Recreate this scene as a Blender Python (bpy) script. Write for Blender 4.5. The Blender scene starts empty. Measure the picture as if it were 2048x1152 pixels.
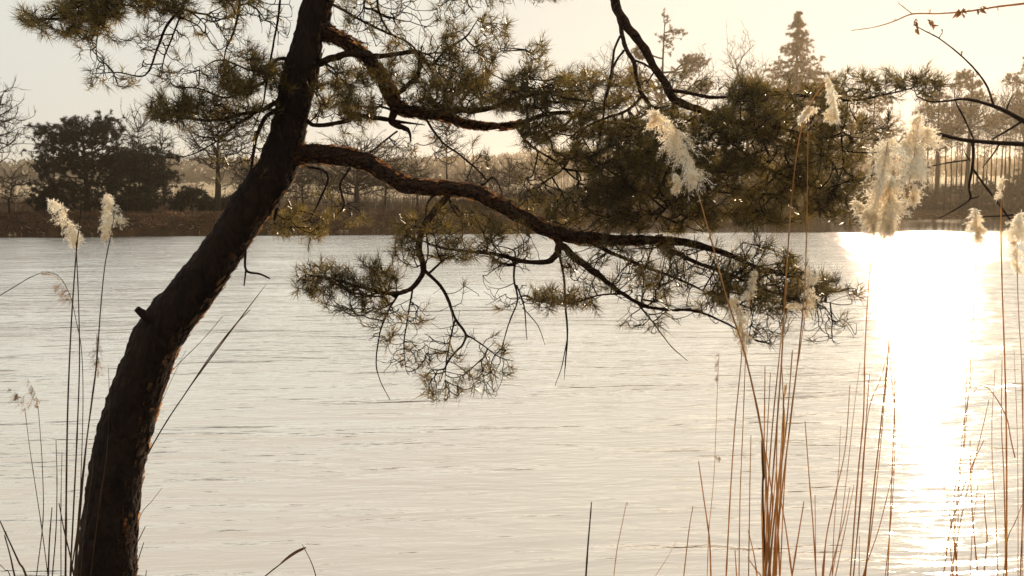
import bpy, math, random
import numpy as np
from mathutils import Vector, noise

random.seed(7)
RNG = np.random.default_rng(7)
C = bpy.context.scene.collection
sc = bpy.context.scene

# ------------------------------------------------------------------ camera
FPX = 2010.0            # focal length in photo pixels (2048 wide)
CAMZ = 2.4
PITCH = math.radians(5.0)
cam = bpy.data.cameras.new("camera")
cam.sensor_width = 36
cam.lens = FPX / 2048 * 36
cam.clip_end = 6000
cam.clip_start = 0.05
cam.dof.use_dof = True
cam.dof.focus_distance = 6.5
cam.dof.aperture_fstop = 9.0
camo = bpy.data.objects.new("camera", cam)
C.objects.link(camo)
camo.location = (0, 0, CAMZ)
camo.rotation_euler = (math.pi / 2 - PITCH, 0, 0)
sc.camera = camo
CP, SP = math.cos(PITCH), math.sin(PITCH)


def P(px, py, d):
    """photo pixel + distance in metres -> world point"""
    X = (px - 1024) / FPX * d
    Y = -(py - 576) / FPX * d
    return np.array([X, d * CP + Y * SP, CAMZ - d * SP + Y * CP])


def Pv(a):
    a = np.asarray(a, float)
    X = (a[:, 0] - 1024) / FPX * a[:, 2]
    Y = -(a[:, 1] - 576) / FPX * a[:, 2]
    return np.stack([X, a[:, 2] * CP + Y * SP, CAMZ - a[:, 2] * SP + Y * CP], 1)


# ------------------------------------------------------------------ sky and sun
SUN_EL, SUN_AZ = math.radians(16.0), math.radians(23.4)
world = bpy.data.worlds.new("World")
sc.world = world
world.use_nodes = True
wt = world.node_tree
bg = wt.nodes['Background']
bg.inputs[1].default_value = 0.1
sky = wt.nodes.new('ShaderNodeTexSky')
sky.sky_type = 'NISHITA'
sky.sun_disc = False
sky.sun_elevation = SUN_EL
sky.sun_rotation = SUN_AZ
sky.dust_density = 3.0
bw = wt.nodes.new('ShaderNodeRGBToBW')
wt.links.new(sky.outputs[0], bw.inputs[0])


def wmath(op, a, b):
    n = wt.nodes.new('ShaderNodeMath')
    n.operation = op
    for i, v in enumerate((a, b)):
        if isinstance(v, (int, float)):
            n.inputs[i].default_value = v
        else:
            wt.links.new(v, n.inputs[i])
    return n.outputs[0]


comp = wmath('MULTIPLY', wmath('DIVIDE', bw.outputs[0], wmath('ADD', bw.outputs[0], .10)), 7.72)
tint = wt.nodes.new('ShaderNodeVectorMath')
tint.operation = 'SCALE'
tint.inputs[0].default_value = (0.945, 0.955, 0.875)
wt.links.new(comp, tint.inputs['Scale'])
wt.links.new(tint.outputs[0], bg.inputs[0])

sun = bpy.data.lights.new("sun", 'SUN')
sun.energy = 5.0
sun.angle = math.radians(0.55)
sun.color = (1.0, 0.76, 0.49)
suno = bpy.data.objects.new("sun", sun)
C.objects.link(suno)
SD = Vector((math.sin(SUN_AZ) * math.cos(SUN_EL), math.cos(SUN_AZ) * math.cos(SUN_EL), math.sin(SUN_EL)))
suno.rotation_euler = SD.to_track_quat('Z', 'Y').to_euler()
suno.location = (30, 60, 40)

sc.view_settings.view_transform = 'Standard'
sc.view_settings.look = 'None'
sc.view_settings.exposure = 0.09
sc.view_settings.gamma = 1.0
sc.cycles.max_bounces = 10
sc.cycles.diffuse_bounces = 8
sc.cycles.transmission_bounces = 8
sc.cycles.transparent_max_bounces = 8
sc.cycles.volume_bounces = 0
sc.cycles.use_denoising = True


# ------------------------------------------------------------------ materials
def newmat(name):
    m = bpy.data.materials.new(name)
    m.use_nodes = True
    return m, m.node_tree, m.node_tree.nodes['Principled BSDF']


def nd(t, typ, **kw):
    n = t.nodes.new(typ)
    for k, v in kw.items():
        setattr(n, k, v)
    return n


def mathn(t, op, a, b=None, clamp=False):
    n = t.nodes.new('ShaderNodeMath')
    n.operation = op
    n.use_clamp = clamp
    for i, v in enumerate((a, b)):
        if v is None:
            continue
        if isinstance(v, (int, float)):
            n.inputs[i].default_value = v
        else:
            t.links.new(v, n.inputs[i])
    return n.outputs[0]


def ramp(t, fac, stops):
    n = t.nodes.new('ShaderNodeValToRGB')
    el = n.color_ramp.elements
    while len(el) < len(stops):
        el.new(0.5)
    for e, (p, c) in zip(el, stops):
        e.position = p
        e.color = (*c, 1)
    t.links.new(fac, n.inputs[0])
    return n.outputs[0]


def noisen(t, scale, detail=3, rough=0.55, vec=None, dist=0.0):
    n = t.nodes.new('ShaderNodeTexNoise')
    n.inputs['Scale'].default_value = scale
    n.inputs['Detail'].default_value = detail
    n.inputs['Roughness'].default_value = rough
    n.inputs['Distortion'].default_value = dist
    if vec is not None:
        t.links.new(vec, n.inputs['Vector'])
    return n.outputs[0]


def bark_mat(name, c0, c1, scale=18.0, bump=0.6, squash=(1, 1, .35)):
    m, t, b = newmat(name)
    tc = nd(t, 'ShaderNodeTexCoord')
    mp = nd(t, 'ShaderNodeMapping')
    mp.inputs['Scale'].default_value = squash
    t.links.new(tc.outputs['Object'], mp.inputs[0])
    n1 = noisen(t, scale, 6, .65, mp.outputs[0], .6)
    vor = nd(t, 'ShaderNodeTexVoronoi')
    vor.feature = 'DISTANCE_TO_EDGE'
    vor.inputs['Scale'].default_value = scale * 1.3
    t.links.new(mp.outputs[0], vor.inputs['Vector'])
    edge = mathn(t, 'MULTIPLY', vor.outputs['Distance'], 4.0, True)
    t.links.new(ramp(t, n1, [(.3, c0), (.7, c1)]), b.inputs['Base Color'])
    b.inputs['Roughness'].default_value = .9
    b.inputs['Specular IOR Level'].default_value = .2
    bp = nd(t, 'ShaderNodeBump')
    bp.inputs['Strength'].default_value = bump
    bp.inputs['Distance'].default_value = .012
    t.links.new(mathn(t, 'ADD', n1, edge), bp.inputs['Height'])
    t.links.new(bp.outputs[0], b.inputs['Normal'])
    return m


def thin_mat(name, c0, c1, trans=.5, scale=3.0, rough=.6, spec=.3, t0=None, t1=None):
    """thin plant tissue: diffuse + light passing through"""
    m, t, b = newmat(name)
    out = t.nodes['Material Output']
    tc = nd(t, 'ShaderNodeTexCoord')
    col = ramp(t, noisen(t, scale, 3, .6, tc.outputs['Object']), [(.35, c0), (.65, c1)])
    t.links.new(col, b.inputs['Base Color'])
    b.inputs['Roughness'].default_value = rough
    b.inputs['Specular IOR Level'].default_value = spec
    tr = nd(t, 'ShaderNodeBsdfTranslucent')
    t.links.new(col if t0 is None else ramp(t, noisen(t, scale, 3, .6, tc.outputs['Object']), [(.35, t0), (.65, t1)]), tr.inputs['Color'])
    mx = nd(t, 'ShaderNodeMixShader')
    mx.inputs[0].default_value = trans
    t.links.new(b.outputs[0], mx.inputs[1])
    t.links.new(tr.outputs[0], mx.inputs[2])
    t.links.new(mx.outputs[0], out.inputs['Surface'])
    return m


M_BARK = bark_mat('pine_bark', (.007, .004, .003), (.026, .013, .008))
M_FLAKE = thin_mat('bark_flake', (.010, .005, .003), (.028, .012, .006), .5, 30, .6, .4, (.26, .11, .04), (.85, .46, .20))
M_BARK2 = bark_mat('pine_limb_bark', (.010, .006, .004), (.055, .022, .010), 26, .8, (1, 1, 1))
M_TWIG = bark_mat('twig_bark', (.010, .006, .004), (.034, .018, .010), 40, .2, (1, 1, 1))
M_FARBARK = bark_mat('far_bark', (.014, .009, .006), (.034, .022, .014), 3, .1)
M_NEEDLE = thin_mat('pine_needles', (.008, .008, .003), (.025, .021, .007), .46, 5, .3, .5, (.035, .028, .007), (.46, .32, .075))
M_FARNEEDLE = thin_mat('conifer_needles', (.008, .008, .004), (.018, .016, .007), .2, .5)
M_FARPINE = thin_mat('far_pine_needles', (.018, .015, .007), (.045, .034, .014), .42, .5, .5, .4, (.14, .075, .024), (.46, .27, .095))
M_DRY = thin_mat('dry_twigs', (.034, .021, .011), (.09, .055, .028), .4, .7, .6, .3, (.18, .10, .045), (.50, .31, .15))
M_STEM = thin_mat('reed_stem', (.16, .07, .025), (.38, .21, .09), .5, 9, .5, .4, (.75, .45, .18), (1.0, .70, .36))
M_STEMD = thin_mat('dark_reed_stem', (.050, .026, .012), (.12, .055, .022), .3, 9)
M_PLUME = thin_mat('reed_plume', (.96, .87, .72), (1.0, .97, .90), .86, 12, .8, .1)
M_WISP = thin_mat('wispy_plume', (.40, .24, .12), (.62, .42, .24), .5, 12, .8, .1)
M_LEAF = thin_mat('withered_leaf', (.22, .10, .04), (.40, .20, .09), .5, 20)
M_RIDGE = thin_mat('ridge_trees', (.060, .047, .036), (.13, .105, .080), .3, .02)
M_PALE = thin_mat('glint_sticks', (.35, .24, .14), (.75, .6, .42), .4, .7, .4, .5)  # near-white, so the glints at the far waterline are painted in
M_WOOD = bark_mat('bench_wood', (.06, .045, .03), (.12, .09, .06), 9, .2)
M_GRASSD = thin_mat('dry_grass', (.045, .025, .012), (.16, .09, .038), .5, .8, .6, .3, (.12, .06, .022), (.42, .22, .08))
M_LITTER = thin_mat('leaf_litter', (.022, .010, .005), (.11, .048, .02), .4, 1.5, .5, .4, (.05, .022, .008), (.32, .14, .05))

# ground
M_GROUND, t, b = newmat('ground')
tc = nd(t, 'ShaderNodeTexCoord')
n1 = noisen(t, .9, 8, .7, tc.outputs['Object'])
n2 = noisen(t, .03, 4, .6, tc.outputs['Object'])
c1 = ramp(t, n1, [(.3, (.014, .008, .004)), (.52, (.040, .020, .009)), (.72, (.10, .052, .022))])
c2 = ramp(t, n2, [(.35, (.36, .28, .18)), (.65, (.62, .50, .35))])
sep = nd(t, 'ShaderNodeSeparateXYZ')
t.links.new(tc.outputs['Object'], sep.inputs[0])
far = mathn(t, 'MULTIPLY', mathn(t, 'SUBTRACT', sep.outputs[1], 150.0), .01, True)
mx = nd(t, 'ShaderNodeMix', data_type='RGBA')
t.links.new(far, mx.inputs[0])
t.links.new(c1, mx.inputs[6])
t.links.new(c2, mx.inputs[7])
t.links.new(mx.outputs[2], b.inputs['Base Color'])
b.inputs['Roughness'].default_value = .95
b.inputs['Specular IOR Level'].default_value = .1
bp = nd(t, 'ShaderNodeBump')
bp.inputs['Strength'].default_value = .8
bp.inputs['Distance'].default_value = .12
t.links.new(noisen(t, 3.5, 6, .7, tc.outputs['Object']), bp.inputs['Height'])
t.links.new(bp.outputs[0], b.inputs['Normal'])

# water
M_WATER, t, b = newmat('water')
out = t.nodes['Material Output']
tc = nd(t, 'ShaderNodeTexCoord')
rot = nd(t, 'ShaderNodeMapping')
rot.inputs['Rotation'].default_value = (0, 0, math.radians(-4))
t.links.new(tc.outputs['Object'], rot.inputs[0])


def wav(sx, sy, scale, detail, dist=.0):
    mp = nd(t, 'ShaderNodeMapping')
    mp.inputs['Scale'].default_value = (sx, sy, 1)
    t.links.new(rot.outputs[0], mp.inputs[0])
    return noisen(t, scale, detail, .5, mp.outputs[0], dist)


w1 = wav(.26, 1.0, 1.8, 3, .8)       # broad ripples
w2 = wav(.26, 1.0, 11.0, 4, .5)       # fine ripples
w3 = wav(.4, 1.0, .22, 3, .8)            # slow swell patches
sep = nd(t, 'ShaderNodeSeparateXYZ')
t.links.new(tc.outputs['Object'], sep.inputs[0])
# the wind drops close under the far bank
lim = mathn(t, 'SUBTRACT', sep.outputs[1], mathn(t, 'MULTIPLY', sep.outputs[0], .20))
wn = mathn(t, 'MULTIPLY', mathn(t, 'SUBTRACT', noisen(t, .25, 3, .6, tc.outputs['Object']), .5), 5.0)
calm = mathn(t, 'MULTIPLY', mathn(t, 'SUBTRACT', mathn(t, 'ADD', lim, wn), 69.5), .5, True)
amp = mathn(t, 'SUBTRACT', 1.0, mathn(t, 'MULTIPLY', calm, .90))
hgt = mathn(t, 'ADD', mathn(t, 'MULTIPLY', w1, .057), mathn(t, 'MULTIPLY', w2, .0125))
hgt = mathn(t, 'MULTIPLY', hgt, mathn(t, 'ADD', 1.0, mathn(t, 'MULTIPLY', sep.outputs[1], .022)))
hgt = mathn(t, 'MULTIPLY', hgt, mathn(t, 'ADD', -.15, mathn(t, 'MULTIPLY', w3, 2.2)))
bp = nd(t, 'ShaderNodeBump')
bp.inputs['Distance'].default_value = 1.0
t.links.new(amp, bp.inputs['Strength'])
t.links.new(hgt, bp.inputs['Height'])
# at a grazing look the far sides of the ripples are hidden: mean visible slope leans to the near shore
geo = nd(t, 'ShaderNodeNewGeometry')
cx = nd(t, 'ShaderNodeCombineXYZ')
t.links.new(mathn(t, 'MULTIPLY', amp, -.10), cx.inputs[1])
va = nd(t, 'ShaderNodeVectorMath', operation='ADD')
t.links.new(geo.outputs['Normal'], va.inputs[0])
t.links.new(cx.outputs[0], va.inputs[1])
vn = nd(t, 'ShaderNodeVectorMath', operation='NORMALIZE')
t.links.new(va.outputs[0], vn.inputs[0])
t.links.new(vn.outputs[0], bp.inputs['Normal'])
gl = nd(t, 'ShaderNodeBsdfGlossy')
gl.inputs['Color'].default_value = (1.0, .985, .955, 1)
t.links.new(mathn(t, 'ADD', .047, mathn(t, 'MULTIPLY', amp, .012)), gl.inputs['Roughness'])
t.links.new(bp.outputs[0], gl.inputs['Normal'])
df = nd(t, 'ShaderNodeBsdfDiffuse')
df.inputs['Color'].default_value = (.46, .29, .16, 1)
fr = nd(t, 'ShaderNodeFresnel')
fr.inputs['IOR'].default_value = 3.2
t.links.new(bp.outputs[0], fr.inputs['Normal'])
fac = mathn(t, 'MULTIPLY', mathn(t, 'SUBTRACT', fr.outputs[0], .085), 3.2, True)
ms = nd(t, 'ShaderNodeMixShader')
t.links.new(fac, ms.inputs[0])
t.links.new(df.outputs[0], ms.inputs[1])
t.links.new(gl.outputs[0], ms.inputs[2])
t.links.new(ms.outputs[0], out.inputs['Surface'])


# ------------------------------------------------------------------ helpers
def mesh_np(name, V, F, mat, parent=None, smooth=False):
    V = np.ascontiguousarray(V, np.float32)
    me = bpy.data.meshes.new(name)
    me.vertices.add(len(V))
    me.vertices.foreach_set('co', V.ravel())
    F = [np.asarray(f, np.int32) for f in (F if isinstance(F, list) else [F]) if len(f)]
    nl = sum(f.size for f in F)
    nf = sum(len(f) for f in F)
    me.loops.add(nl)
    me.polygons.add(nf)
    me.loops.foreach_set('vertex_index', np.concatenate([f.ravel() for f in F]))
    tot = np.concatenate([np.full(len(f), f.shape[1], np.int32) for f in F])
    st = np.concatenate([[0], np.cumsum(tot)[:-1]]).astype(np.int32)
    me.polygons.foreach_set('loop_start', st)
    me.polygons.foreach_set('loop_total', tot)
    if smooth:
        me.polygons.foreach_set('use_smooth', np.ones(nf, bool))
    me.materials.append(mat)
    me.update(calc_edges=True)
    me.validate()
    o = bpy.data.objects.new(name, me)
    C.objects.link(o)
    if parent is not None:
        o.parent = parent
        o.matrix_parent_inverse = parent.matrix_world.inverted() if False else o.matrix_parent_inverse
        # vertices are given in world space: shift by the parent's place
        me.vertices.foreach_set('co', (V - np.array(root_loc(parent), np.float32)).ravel())
        me.update()
    return o


def root_loc(o):
    l = Vector((0, 0, 0))
    while o is not None:
        l += o.location
        o = o.parent
    return l


def tag(o, label=None, cat=None, group=None, kind=None):
    if label:
        o['label'] = label
    if cat:
        o['category'] = cat
    if group:
        o['group'] = group
    if kind:
        o['kind'] = kind
    return o


def empty(name, loc, label, cat, group=None):
    o = bpy.data.objects.new(name, None)
    o.empty_display_size = .2
    C.objects.link(o)
    o.location = loc
    return tag(o, label, cat, group)


class Buf:
    def __init__(s):
        s.V, s.F, s.n = [], {}, 0

    def add(s, V, F):
        V = np.asarray(V, float)
        F = np.asarray(F, int)
        s.V.append(V)
        s.F.setdefault(F.shape[1], []).append(F + s.n)
        s.n += len(V)

    def build(s, name, mat, parent=None, smooth=False):
        if not s.V:
            return None
        return mesh_np(name, np.concatenate(s.V), [np.concatenate(f) for f in s.F.values()], mat, parent, smooth)


def catmull(pts, rad, per):
    pts = np.asarray(pts, float)
    rad = np.asarray(rad, float)
    Q = np.vstack([2 * pts[0] - pts[1], pts, 2 * pts[-1] - pts[-2]])
    op, orr = [], []
    for i in range(len(pts) - 1):
        p0, p1, p2, p3 = Q[i:i + 4]
        for k in range(per):
            u = k / per
            op.append(.5 * ((2 * p1) + (-p0 + p2) * u + (2 * p0 - 5 * p1 + 4 * p2 - p3) * u * u + (-p0 + 3 * p1 - 3 * p2 + p3) * u ** 3))
            orr.append(rad[i] * (1 - u) + rad[i + 1] * u)
    op.append(pts[-1])
    orr.append(rad[-1])
    return np.array(op), np.array(orr)


def tube(buf, pts, rad, sides, rough=0.0, seed=0, fs=14.0, cap=True):
    """a closed tube along pts, with lumpy skin when rough > 0"""
    n = len(pts)
    T = np.gradient(pts, axis=0)
    T /= np.linalg.norm(T, axis=1)[:, None] + 1e-12
    a = np.cross(T[0], [0, 1, .1])
    a /= np.linalg.norm(a)
    N = np.zeros_like(pts)
    for i in range(n):
        a = a - T[i] * np.dot(a, T[i])
        a /= np.linalg.norm(a)
        N[i] = a
    B = np.cross(T, N)
    th = np.linspace(0, 2 * np.pi, sides, endpoint=False)
    D = N[:, None, :] * np.cos(th)[None, :, None] + B[:, None, :] * np.sin(th)[None, :, None]
    R = np.repeat(rad[:, None], sides, 1).astype(float)
    if rough > 0:
        for i in range(n):
            for j in range(sides):
                q = pts[i] + D[i, j] * rad[i]
                v = Vector((q[0] * fs + seed, q[1] * fs, q[2] * fs * .55))
                d = noise.noise(v) * .8 + abs(noise.noise(v * 2.6)) * 1.0 + noise.noise(v * 6) * .35
                R[i, j] += d * rough
    V = (pts[:, None, :] + D * R[:, :, None]).reshape(-1, 3)
    i, j = np.meshgrid(np.arange(n - 1), np.arange(sides), indexing='ij')
    j2 = (j + 1) % sides
    F = np.stack([i * sides + j, i * sides + j2, (i + 1) * sides + j2, (i + 1) * sides + j], -1).reshape(-1, 4)
    buf.add(V, F)
    if cap:
        for k, ring in ((0, np.arange(sides)), (n - 1, np.arange(sides) + (n - 1) * sides)):
            c = np.vstack([V[ring], pts[k][None]])
            idx = np.arange(sides)
            buf.add(c, np.stack([idx, (idx + 1) % sides, np.full(sides, sides)], 1))


def curves(buf, p0, p1, p2, r0, r1, segs=4, sides=3):
    """many quadratic arcs at once as thin tubes"""
    n = len(p0)
    if n == 0:
        return
    u = np.linspace(0, 1, segs + 1)[None, :, None]
    A, Bm, Cc = p0[:, None], p1[:, None], p2[:, None]
    Q = (1 - u) ** 2 * A + 2 * u * (1 - u) * Bm + u * u * Cc
    T = 2 * (1 - u) * (Bm - A) + 2 * u * (Cc - Bm)
    T /= np.linalg.norm(T, axis=2, keepdims=True) + 1e-9
    ref = np.array([.31, .77, .55])
    N = np.cross(T, ref)
    N /= np.linalg.norm(N, axis=2, keepdims=True) + 1e-9
    B = np.cross(T, N)
    r = (r0[:, None] * (1 - u[0, :, 0][None]) + r1[:, None] * u[0, :, 0][None])[:, :, None, None]
    th = np.linspace(0, 2 * np.pi, sides, endpoint=False)
    V = Q[:, :, None] + r * (N[:, :, None] * np.cos(th)[None, None, :, None] + B[:, :, None] * np.sin(th)[None, None, :, None])
    base = (np.arange(n) * (segs + 1) * sides)[:, None, None]
    i = (np.arange(segs) * sides)[None, :, None]
    j = np.arange(sides)[None, None, :]
    j2 = (j + 1) % sides
    F = np.stack([base + i + j, base + i + j2, base + i + sides + j2, base + i + sides + j], -1).reshape(-1, 4)
    buf.add(V.reshape(-1, 3), F)


def grow(seedP, seedLen, A, bf=.35, maxstep=None):
    """join attractor points A to a skeleton by a balanced spanning tree.
    returns all points, parent index of every point"""
    ns, na = len(seedP), len(A)
    X = np.vstack([seedP, A])
    L = np.concatenate([seedLen, np.zeros(na)])
    par = np.full(ns + na, -1)
    d = np.full(na, 1e9)
    bp_ = np.zeros(na, int)
    for s0 in range(0, ns, 400):
        S = seedP[s0:s0 + 400]
        D = np.linalg.norm(A[:, None] - S[None], axis=2) + bf * seedLen[s0:s0 + 400][None]
        k = D.argmin(1)
        m = D[np.arange(na), k]
        u = m < d
        d[u] = m[u]
        bp_[u] = k[u] + s0
    left = np.ones(na, bool)
    for _ in range(na):
        i = int(np.where(left, d, 1e9).argmin())
        left[i] = False
        par[ns + i] = bp_[i]
        L[ns + i] = L[bp_[i]] + np.linalg.norm(X[ns + i] - X[bp_[i]])
        dd = np.linalg.norm(A - A[i], axis=1) + bf * L[ns + i]
        u = left & (dd < d)
        d[u] = dd[u]
        bp_[u] = ns + i
    return X, par


def grown_edges(X, par, ns, r_tip, rexp, rng, curl=.12, rmax=1.0, sag=0.0):
    """arc control points and radii for a grown tree; also tip ids and tip directions"""
    n = len(X)
    desc = np.ones(n)
    # order: children before parents by path depth
    depth = np.zeros(n, int)
    ch = np.arange(ns, n)
    for i in ch:
        k, c = i, 0
        while par[k] >= 0:
            k = par[k]
            c += 1
        depth[i] = c
    for i in sorted(ch, key=lambda q: -depth[q]):
        if par[i] >= ns:
            desc[par[i]] += desc[i]
    r = np.minimum(r_tip * desc ** rexp, rmax)
    p = par[ch]
    p0, p2 = X[p], X[ch]
    e = p2 - p0
    le = np.linalg.norm(e, axis=1)[:, None]
    pd = np.zeros_like(e)
    inner = p >= ns
    pd[inner] = X[p[inner]] - X[par[p[inner]]]
    pl = np.linalg.norm(pd, axis=1)[:, None] + 1e-9
    pd = np.where(pl > 1e-6, pd / pl, 0)
    p1 = (p0 + p2) / 2 + pd * le * .22 + rng.normal(0, curl, e.shape) * le
    p1[:, 2] -= sag * le[:, 0]
    r1 = r[ch]
    r0 = np.where(inner, r[p], r1 * 1.25)
    r0 = np.minimum(r0, r1 * 1.6)
    return p0, p1, p2, r0, r1, desc


def tufts(buf, tip, axis, K, ln, w, rng, spread=(20, 62), shoot=.06):
    """K fine needles round the last few cm of every shoot"""
    n = len(tip)
    if n == 0:
        return
    axis = axis / (np.linalg.norm(axis, axis=1)[:, None] + 1e-9)
    Ks = rng.integers(int(K * .5), int(K * 1.4) + 1, n)
    idx = np.repeat(np.arange(n), Ks)
    a = axis[idx]
    m = len(idx)
    s = rng.uniform(0, 1, m)
    rnd = rng.normal(size=(m, 3))
    per = rnd - a * (rnd * a).sum(1)[:, None]
    per /= np.linalg.norm(per, axis=1)[:, None] + 1e-9
    ang = np.radians(spread[0] + (spread[1] - spread[0]) * (s * .75 + rng.uniform(0, .35, m)))
    dr = a * np.cos(ang)[:, None] + per * np.sin(ang)[:, None]
    base = tip[idx] - a * (s * shoot)[:, None]
    L = ln * rng.uniform(.7, 1.15, m)
    sd = np.cross(dr, rng.normal(size=(m, 3)))
    sd /= np.linalg.norm(sd, axis=1)[:, None] + 1e-9
    W = (w * rng.uniform(.8, 1.2, m))[:, None] * .5
    e = base + dr * L[:, None]
    e[:, 2] -= 0.06 * L
    V = np.stack([base - sd * W, base + sd * W, e], 1).reshape(-1, 3)
    buf.add(V, np.arange(m * 3).reshape(-1, 3))


# ------------------------------------------------------------------ terrain and water
def shore(x):
    return np.interp(x, [-300, -60, -35, -20, -8, 2, 15, 35, 60, 120, 300],
                     [40, 62, 69, 73.5, 79, 84, 104, 127, 131, 126, 90])


def hterr(x, y):
    x = np.asarray(x, float)
    y = np.asarray(y, float)
    s = shore(x)
    wob = .9 * np.sin(x * .31) + .5 * np.sin(x * .83 + 1)
    u = y - s - wob * .5
    left = np.clip((20 - x) / 25, 0, 1)
    bank = np.interp(u, [-8, 0, .4, 3.2, 5, 14], [-1.6, 0, .35, 1.25, 1.38, 1.35]) * left + \
        np.interp(u, [-8, 0, 1.5, 6, 20, 60], [-1.6, 0, .45, .9, 2.2, 4.0]) * (1 - left)
    # rising fields and the far ridge
    ridge = np.interp(y, [100, 260, 500, 900, 1300, 2500], [0, 2, 8, 30, 42, 34])
    ridge = ridge * (1 + .18 * np.sin(x * .004 + 1.3) + .08 * np.sin(x * .013))
    # near bank
    nb = np.interp(y, [-30, -4, 0, 3.2, 4.6, 5.35, 5.9, 9], [1.6, 1.0, .86, .66, .34, .02, -.35, -1.4])
    lake = np.where(y < 20, nb, np.where(u < 0, np.maximum(bank, -1.6), bank + np.where(u > 8, ridge, 0)))
    bump = .10 * np.sin(x * 1.7 + y * .6) * np.sin(y * 1.1) + .05 * np.sin(x * 4.1) * np.sin(y * 3.3 + x)
    return lake + np.where((u > .3), bump * np.clip(u / 2, 0, 1), 0)


xs = np.concatenate([-np.geomspace(1680, 96, 40), np.arange(-95, 96, .9), np.geomspace(96, 1680, 40)])
ys = np.concatenate([np.arange(-30, 0, 3), np.arange(0, 7, .25), np.arange(7, 58, 3), np.arange(58, 150, .7), np.geomspace(150, 1420, 60)])
gx, gy = np.meshgrid(xs, ys, indexing='ij')
gz = hterr(gx, gy)
rr = RNG.normal(0, 1, gz.shape)
gz = gz + np.where((gy > shore(gx) + .5) & (gy < 150), rr * .05, 0)
nx, ny = gx.shape
V = np.stack([gx, gy, gz], -1).reshape(-1, 3)
i, j = np.meshgrid(np.arange(nx - 1), np.arange(ny - 1), indexing='ij')
F = np.stack([i * ny + j, (i + 1) * ny + j, (i + 1) * ny + j + 1, i * ny + j + 1], -1).reshape(-1, 4)
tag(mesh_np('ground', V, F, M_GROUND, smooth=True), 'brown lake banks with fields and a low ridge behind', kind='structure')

xw = np.linspace(-320, 320, 33)
yw = np.linspace(4.5, 200, 21)
gx, gy = np.meshgrid(xw, yw, indexing='ij')
nx, ny = gx.shape
V = np.stack([gx, gy, gx * 0], -1).reshape(-1, 3)
i, j = np.meshgrid(np.arange(nx - 1), np.arange(ny - 1), indexing='ij')
F = np.stack([i * ny + j, (i + 1) * ny + j, (i + 1) * ny + j + 1, i * ny + j + 1], -1).reshape(-1, 4)
tag(mesh_np('lake_water', V, F, M_WATER), 'pale rippled lake water shining under the low sun', kind='structure')


def G(px, d):
    """world point on the ground at the photo column px, distance d"""
    x = (px - 1024) / FPX * d
    return np.array([x, d, float(hterr(x, d))])


def ztop(py, d):
    return CAMZ + (400 - py) / FPX * d


# ------------------------------------------------------------------ the foreground pine
D0 = 5.0
TR = [(205, 1290, 60), (208, 1220, 57), (212, 1152, 55), (218, 1060, 52), (232, 950, 50), (253, 850, 49), (282, 760, 47),
      (306, 695, 46), (338, 640, 45), (385, 583, 43), (430, 522, 39), (475, 452, 37), (512, 398, 37), (548, 346, 37),
      (567, 298, 35), (578, 250, 32), (590, 190, 31), (612, 100, 30), (636, 0, 28), (664, -110, 26), (690, -240, 24),
      (705, -380, 21), (700, -540, 17), (690, -700, 12), (684, -860, 6)]
trunk_pts = np.array([P(x, y, D0) for x, y, r in TR])
trunk_pts[0][2] = min(trunk_pts[0][2], .15)
trunk_rad = np.array([r / FPX * D0 for x, y, r in TR])
pine = empty('pine_tree', tuple(trunk_pts[0]), 'big leaning pine with a dark crooked trunk and long needled boughs over the water', 'tree')
tp, tr_ = catmull(trunk_pts, trunk_rad, 12)
bf = Buf()
tube(bf, tp, tr_, 52, rough=.014, seed=3, fs=15)
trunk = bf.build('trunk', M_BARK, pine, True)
bf = Buf()
for pts in ([(352, 668, 4.99, 12), (318, 650, 4.93, 11), (288, 630, 4.90, 9), (273, 617, 4.88, 6)],
            [(382, 622, 4.99, 22), (358, 594, 4.96, 21), (347, 583, 4.95, 15)]):
    p = Pv(pts)
    r = np.array([q[3] * q[2] / FPX for q in pts])
    p, r = catmull(p, r, 5)
    tube(bf, p, r, 12, rough=.004, seed=9, fs=30)
tag(bf.build('stub', M_BARK, trunk, True), 'short broken stub and knob on the trunk bend')
# loose flakes of bark that catch the light along the sunny side
bf = Buf()
vs, fs_ = [], []
for k in range(5200):
    i = random.randrange(12, len(tp) - 60)
    T = tp[i + 1] - tp[i]
    T /= np.linalg.norm(T)
    a0 = np.cross(T, [0, 1, 0])
    a0 /= np.linalg.norm(a0)
    b0 = np.cross(a0, T)
    th = random.uniform(0, 6.283)
    dd = a0 * math.cos(th) + b0 * math.sin(th)
    if dd[0] < random.uniform(.55, 1.05):
        continue
    q = tp[i] + dd * (tr_[i] + random.uniform(.001, .007))
    s1, s2 = random.uniform(.006, .016), random.uniform(.010, .034)
    side = np.cross(dd, T)
    lift = dd * random.uniform(.001, .011)
    n0 = len(vs)
    vs += [q - side * s1 - T * s2, q + side * s1 * .8 - T * s2 * .8, q + side * s1 + T * s2 + lift, q - side * s1 * .7 + T * s2 * .9 + lift * .4]
    fs_.append((n0, n0 + 1, n0 + 2, n0 + 3))
bf.add(vs, fs_)
tag(bf.build('bark_flakes', M_FLAKE, trunk), kind='stuff')

NR = np.random.default_rng(21)


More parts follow.
